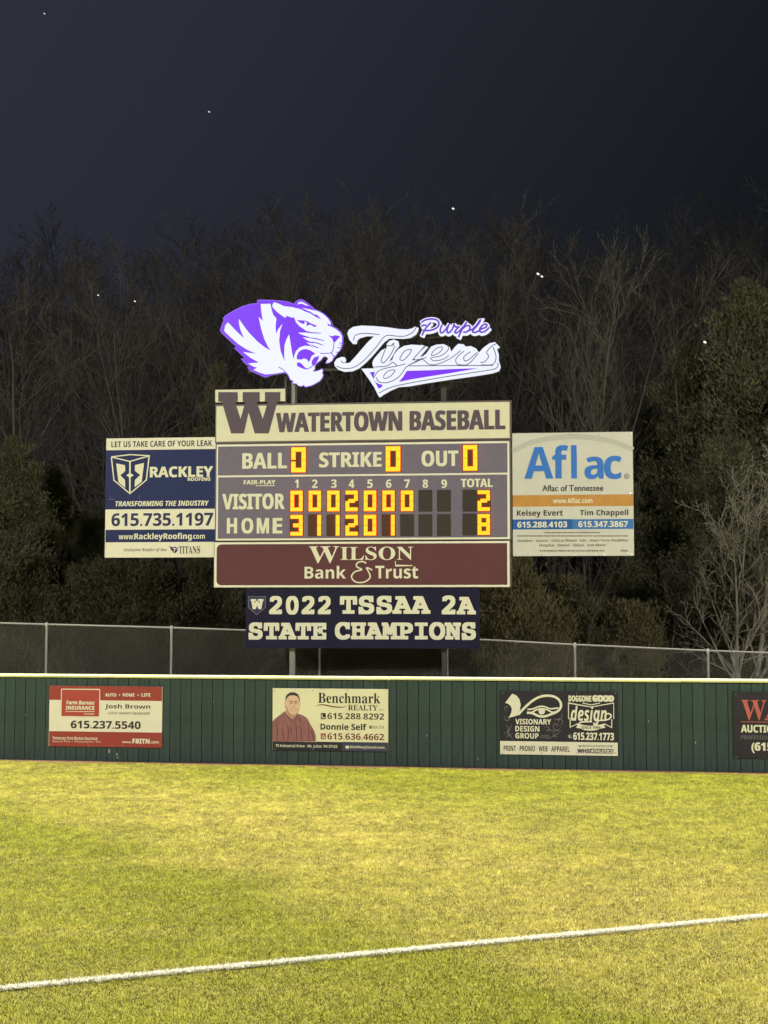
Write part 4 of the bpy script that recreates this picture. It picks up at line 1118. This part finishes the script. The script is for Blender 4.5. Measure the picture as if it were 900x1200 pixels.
# named bare trees in front
ALT = [(px, Y, top, seed, stems, lean, splay, r0, m, lab) for (px, Y, top, seed, stems, lean, splay, r0, m, lab) in (
    (866, 36.5, 500, 11, 3, 0.16, 0.75, 0.13, bark_pale, 'pale many-stemmed bare tree standing closest behind the fence at the right'),
    (775, 38.5, 600, 22, 2, 0.16, 0.8, 0.06, bark_mid, 'small thin bare sapling behind the fence, left of the pale many-stemmed tree'),
    (683, 47.0, 262, 33, 5, 0.10, 0.22, 0.13, bark_mid, 'tall vase-shaped bare tree rising behind the blue lettered insurance sign'),
    (650, 38.0, 600, 44, 3, 0.30, 0.8, 0.05, bark_grey, 'low bare sapling seen below the blue lettered insurance sign'),
    (135, 52.0, 285, 55, 2, 0.12, 0.6, 0.17, bark_grey, 'tall bare tree with a forked pale trunk above the navy roofing sign'),
    (178, 50.0, 300, 66, 3, 0.28, 0.6, 0.15, bark_grey, 'leaning bare tree arching right above the navy roofing sign'),
    (447, 52.0, 232, 77, 3, 0.12, 0.5, 0.17, bark_grey, 'tall bare tree whose top stands out behind the gap between the two glowing signs'),
    (537, 54.0, 225, 88, 1, 0.06, 0.5, 0.18, bark_grey, 'tallest single-trunk bare tree behind the glowing script sign'),
    (20, 47.0, 265, 99, 2, 0.10, 0.5, 0.16, bark_grey, 'tall bare tree at the left edge of the wood'),
    (790, 50.0, 285, 110, 3, 0.14, 0.6, 0.15, bark_grey, 'tall faint bare tree above the large evergreens on the right'),
)]
for (px, Y, top, seed, stems, lean, splay, r0, m, lab) in ALT:
    x, y = tpos(px, Y)
    hh = hfor(top, Y) - terrain_z(x, y)
    ms = bare_tree_meshes(seed, hh * 0.86, stems, lean, splay, r0, 1.15, 0.011 if Y < 46 else 0.012, 0.2)
    tree_obj('bare_tree', ms, (m, m), x, y, 0, hh / topz(ms), label=lab)

# the wood behind: individuals copied from six grown trees
protos = [bare_tree_meshes(200 + i, 15.0, (1, 2, 1, 3, 2, 1)[i], 0.10, 0.55, 0.16, 1.15, 0.014, 0.22) for i in range(6)]
ptop = [topz(q) for q in protos]
rnd = random.Random(31)
rows = [(56, 24, 320, 50), (64, 28, 278, 36), (74, 28, 252, 26), (88, 26, 240, 20)]
for (Y, cnt, top, jit) in rows:
    for i in range(cnt):
        px = -60 + 1020 * (i + rnd.uniform(0.1, 0.9)) / cnt
        YY = Y + rnd.uniform(-4, 4)
        x, y = tpos(px, YY)
        tp = top + rnd.uniform(-jit, jit) + 25 * math.sin(px * 0.011)
        hh = hfor(tp, YY) - terrain_z(x, y)
        pk = rnd.randrange(6)
        tree_obj('woodland_tree', protos[pk], (bark_grey, bark_grey), x, y, rnd.uniform(0, 6.28), hh / ptop[pk],
                 sx=rnd.uniform(0.8, 1.15) * max(0.7, hh / 15.0), label='bare grey tree of the dense wood beyond the outfield', group='bare trees of the wood behind the scoreboard')

# evergreens: trunk with boughs carrying thousands of needle sprays
def evergreen_meshes(seed, h, rad, nleaf, base=0.04, shape=0.8, ls=0.11):
    rnd = random.Random(seed); rg2 = np.random.default_rng(seed)
    TV, TF = [], []
    q = limb(Vector((0, 0, -0.3)), Vector((0, 0, 1)), h * 0.97, 9, rnd, 0.03, 0.05)
    tube(TV, TF, q, [max(0.015, 0.03 * h / 2 * (1 - 0.95 * t / 9)) for t in range(10)], 7)
    centres = []
    nb = int(46 + h * 6)
    for i in range(nb):
        f = base + (0.97 - base) * (i + rnd.random()) / nb
        z = h * f
        reach = rad * max(0.06, (1 - f) ** shape) * rnd.uniform(0.55, 1.15) * (0.75 + 0.25 * min(1, f * 6))
        a = rnd.uniform(0, 2*PI)
        p = Vector((0, 0, z)); d = Vector((math.cos(a), math.sin(a), rnd.uniform(0.15, 0.7)))
        pts = limb(p, d.normalized(), reach, 5, rnd, 0.12, 0.03)
        tube(TV, TF, pts, [0.02 * h / 6 * (1 - 0.8 * t / 5) + 0.004 for t in range(6)], 4, cap=False)
        for t in range(1, 6):
            centres.append((pts[t], reach * 0.22 + 0.10)); centres.append((pts[t].lerp(pts[t-1], 0.5), reach * 0.16 + 0.08))
    C = np.array([c[0] for c in centres]); R = np.array([c[1] for c in centres])
    idx = rg2.integers(0, len(C), nleaf)
    P0 = C[idx] + rg2.normal(0, 1, (nleaf, 3)) * R[idx][:, None] * np.array([0.55, 0.55, 0.42])
    dirs = rg2.normal(0, 1, (nleaf, 3)); dirs[:, 2] = np.abs(dirs[:, 2]) + 0.6
    out = P0 - np.array([0, 0, 1]) * P0[:, 2:3]; out /= (np.linalg.norm(out, axis=1, keepdims=True) + 1e-6)
    dirs += out * 0.8; dirs /= np.linalg.norm(dirs, axis=1, keepdims=True)
    sd = np.cross(dirs, rg2.normal(0, 1, (nleaf, 3))); sd /= (np.linalg.norm(sd, axis=1, keepdims=True) + 1e-6)
    l = (ls * rg2.uniform(0.6, 1.5, nleaf))[:, None]
    P = np.zeros((nleaf, 3, 3), np.float32)
    P[:, 0] = P0 - sd * l * 0.16; P[:, 1] = P0 + sd * l * 0.16; P[:, 2] = P0 + dirs * l
    me = bpy.data.meshes.new('foliage')
    n = nleaf
    me.vertices.add(3*n); me.vertices.foreach_set('co', P.astype(np.float32).ravel())
    me.loops.add(3*n); me.loops.foreach_set('vertex_index', np.arange(3*n, dtype=np.int32))
    me.polygons.add(n); me.polygons.foreach_set('loop_start', np.arange(0, 3*n, 3, dtype=np.int32)); me.polygons.foreach_set('loop_total', np.full(n, 3, np.int32))
    me.update(calc_edges=True)
    tm = bpy.data.meshes.new('trunk'); tm.from_pydata(TV, [], TF); tm.update()
    return tm, me
fol1 = mat('cedar_foliage', (0.138, 0.142, 0.086), 0.8, 0.1, noise_amt=0.45, noise_scale=1.3, vary=0.2)
fol2 = mat('thicket_foliage', (0.125, 0.120, 0.076), 0.8, 0.1, noise_amt=0.4, noise_scale=1.6, vary=0.2)
EV = [evergreen_meshes(301, 10, 3.1, 105000, 0.03, 0.62, 0.12), evergreen_meshes(302, 10, 2.6, 105000, 0.03, 0.72, 0.12), evergreen_meshes(303, 10, 3.6, 105000, 0.03, 0.5, 0.12)]
fol3 = mat('lit_olive_foliage', (0.215, 0.200, 0.105), 0.8, 0.1, noise_amt=0.4, noise_scale=1.6, vary=0.15)  # lighter thicket colour; the stronger light on these bushes is painted in
BU = [evergreen_meshes(311, 3.2, 1.9, 80000, 0.02, 0.42, 0.075), evergreen_meshes(312, 3.2, 2.2, 80000, 0.02, 0.38, 0.075), evergreen_meshes(313, 3.2, 2.0, 80000, 0.02, 0.45, 0.085)]
ever = [ # px, Y, top py, sx, proto, label
    (18, 41, 508, 0.75, 0, 'dark cedar with a rounded top at the left edge behind the fence'),
    (62, 43, 545, 0.62, 1, 'narrower dark cedar just right of the one at the left edge'),
    (888, 45, 318, 1.25, 0, 'tallest dark evergreen at the right edge of the photo'),
    (822, 47, 400, 1.1, 2, 'broad dark evergreen just left of the tallest one on the right'),
    (768, 50, 470, 0.95, 1, 'dark evergreen right beside the blue lettered insurance sign'),
    (860, 42, 520, 0.85, 2, 'broad lower evergreen behind the pale many-stemmed bare tree'),
    (733, 46, 560, 0.7, 0, 'dark evergreen partly hidden by the right edge of the insurance sign'),
    (935, 43, 430, 0.9, 1, 'dark evergreen cut off by the right edge of the photo'),
    (110, 46, 600, 0.6, 2, 'low dark evergreen below the left edge of the navy roofing sign'),
    (255, 50, 420, 0.8, 1, 'dark evergreen between the roofing sign and the scoreboard header'),
    (560, 47, 640, 0.55, 0, 'low dark evergreen behind the right end of the champions banner'),
]
for (px, Y, top, sx, k, lab) in ever:
    x, y = tpos(px, Y); hh = hfor(top, Y) - terrain_z(x, y)
    tree_obj('evergreen_tree', EV[k], (bark_grey, fol1), x, y, px * 0.7, hh / 10.0, sx=sx, label=lab, names=('trunk', 'foliage'))
bush = [
    (602, 37.5, 650, 1.0, 2, 'yellow green bush behind the fence just right of the champions banner'),
    (668, 39, 685, 1.0, 2, 'rounded bush behind the fence below the blue lettered insurance sign'),
    (735, 38, 712, 0.8, 2, 'low bush behind the fence between the insurance sign and the sapling'),
    (20, 39, 655, 1.1, 1, 'dark bush behind the fence at the left edge'),
    (100, 40, 672, 1.1, 0, 'dark bush behind the fence below the left part of the roofing sign'),
    (170, 39, 668, 1.15, 1, 'dark bush behind the fence below the middle of the roofing sign'),
    (240, 40, 672, 1.1, 0, 'dark bush behind the fence just left of the champions banner'),
    (330, 41, 690, 1.0, 1, 'bush seen through the fence below the left of the champions banner'),
    (430, 41, 700, 1.0, 0, 'bush seen through the fence below the middle of the champions banner'),
    (515, 40, 690, 1.0, 1, 'bush seen through the fence below the right of the champions banner'),
    (810, 39.5, 715, 0.9, 1, 'low bush behind the fence between the two pale bare trees'),
    (905, 40, 690, 1.0, 2, 'low bush behind the fence at the right edge'),
]
for (px, Y, top, sx, k, lab) in bush:
    x, y = tpos(px, Y); hh = hfor(top, Y) - terrain_z(x, y)
    tree_obj('bush', BU[k], (bark_grey, fol3 if k == 2 else fol2), x, y, px * 0.3, hh / 3.2, sx=sx, label=lab, cat='bush', names=('stem', 'foliage'))

# small glowing balls added for bright specks taken as lens ghosts
glow = mat('ghost_speck', (1, 1, 1), 0.5, emit=(1.0, 0.98, 0.86), estr=0.8)
def ghost_speck(px, py, Y, r, lab, cat='glare speck', name='glare_speck'):
    c = at_depth(px, py, Y)
    V, F = [], []
    rd = random.Random(int(px))
    n1, n2 = 5, 8
    for i in range(n1 + 1):
        for j in range(n2):
            th_, ph = PI * i / n1, 2 * PI * j / n2
            V.append((r*math.sin(th_)*math.cos(ph)*1.5, r*math.sin(th_)*math.sin(ph), r*math.cos(th_)*0.9))
    for i in range(n1):
        for j in range(n2): F.append((i*n2+j, i*n2+(j+1) % n2, (i+1)*n2+(j+1) % n2, (i+1)*n2+j))
    o = mesh_obj(name, V, F, glow); o.location = c; o.rotation_euler = (0, 0.5, 0)
    tag(o, lab, cat)
ghost_speck(630.5, 321, 43, 0.035, 'small white speck of glare over the tall bare tree above the insurance sign')
ghost_speck(635, 324, 43, 0.03, 'small white speck of glare just below and right of its neighbor over the tall bare tree')
ghost_speck(826, 401, 40, 0.035, 'single pale green speck of glare in front of the right evergreens')
ghost_speck(531, 244.5, 50, 0.035, 'single white speck of glare near the top of the tallest single-trunk tree')
ghost_speck(115, 346, 48, 0.025, 'small white speck of glare over the left wood, left of a similar one')
ghost_speck(158, 353, 48, 0.025, 'small white speck of glare over the left wood, right of a similar one')
ghost_speck(245, 131, 900, 0.5, 'single small speck of glare in the upper left night sky', 'sky_glare_speck', 'sky_glare_speck')
ghost_speck(52, 16, 900, 0.45, 'speck of glare close to the upper left corner of the photo', 'sky_glare_speck', 'sky_glare_speck')
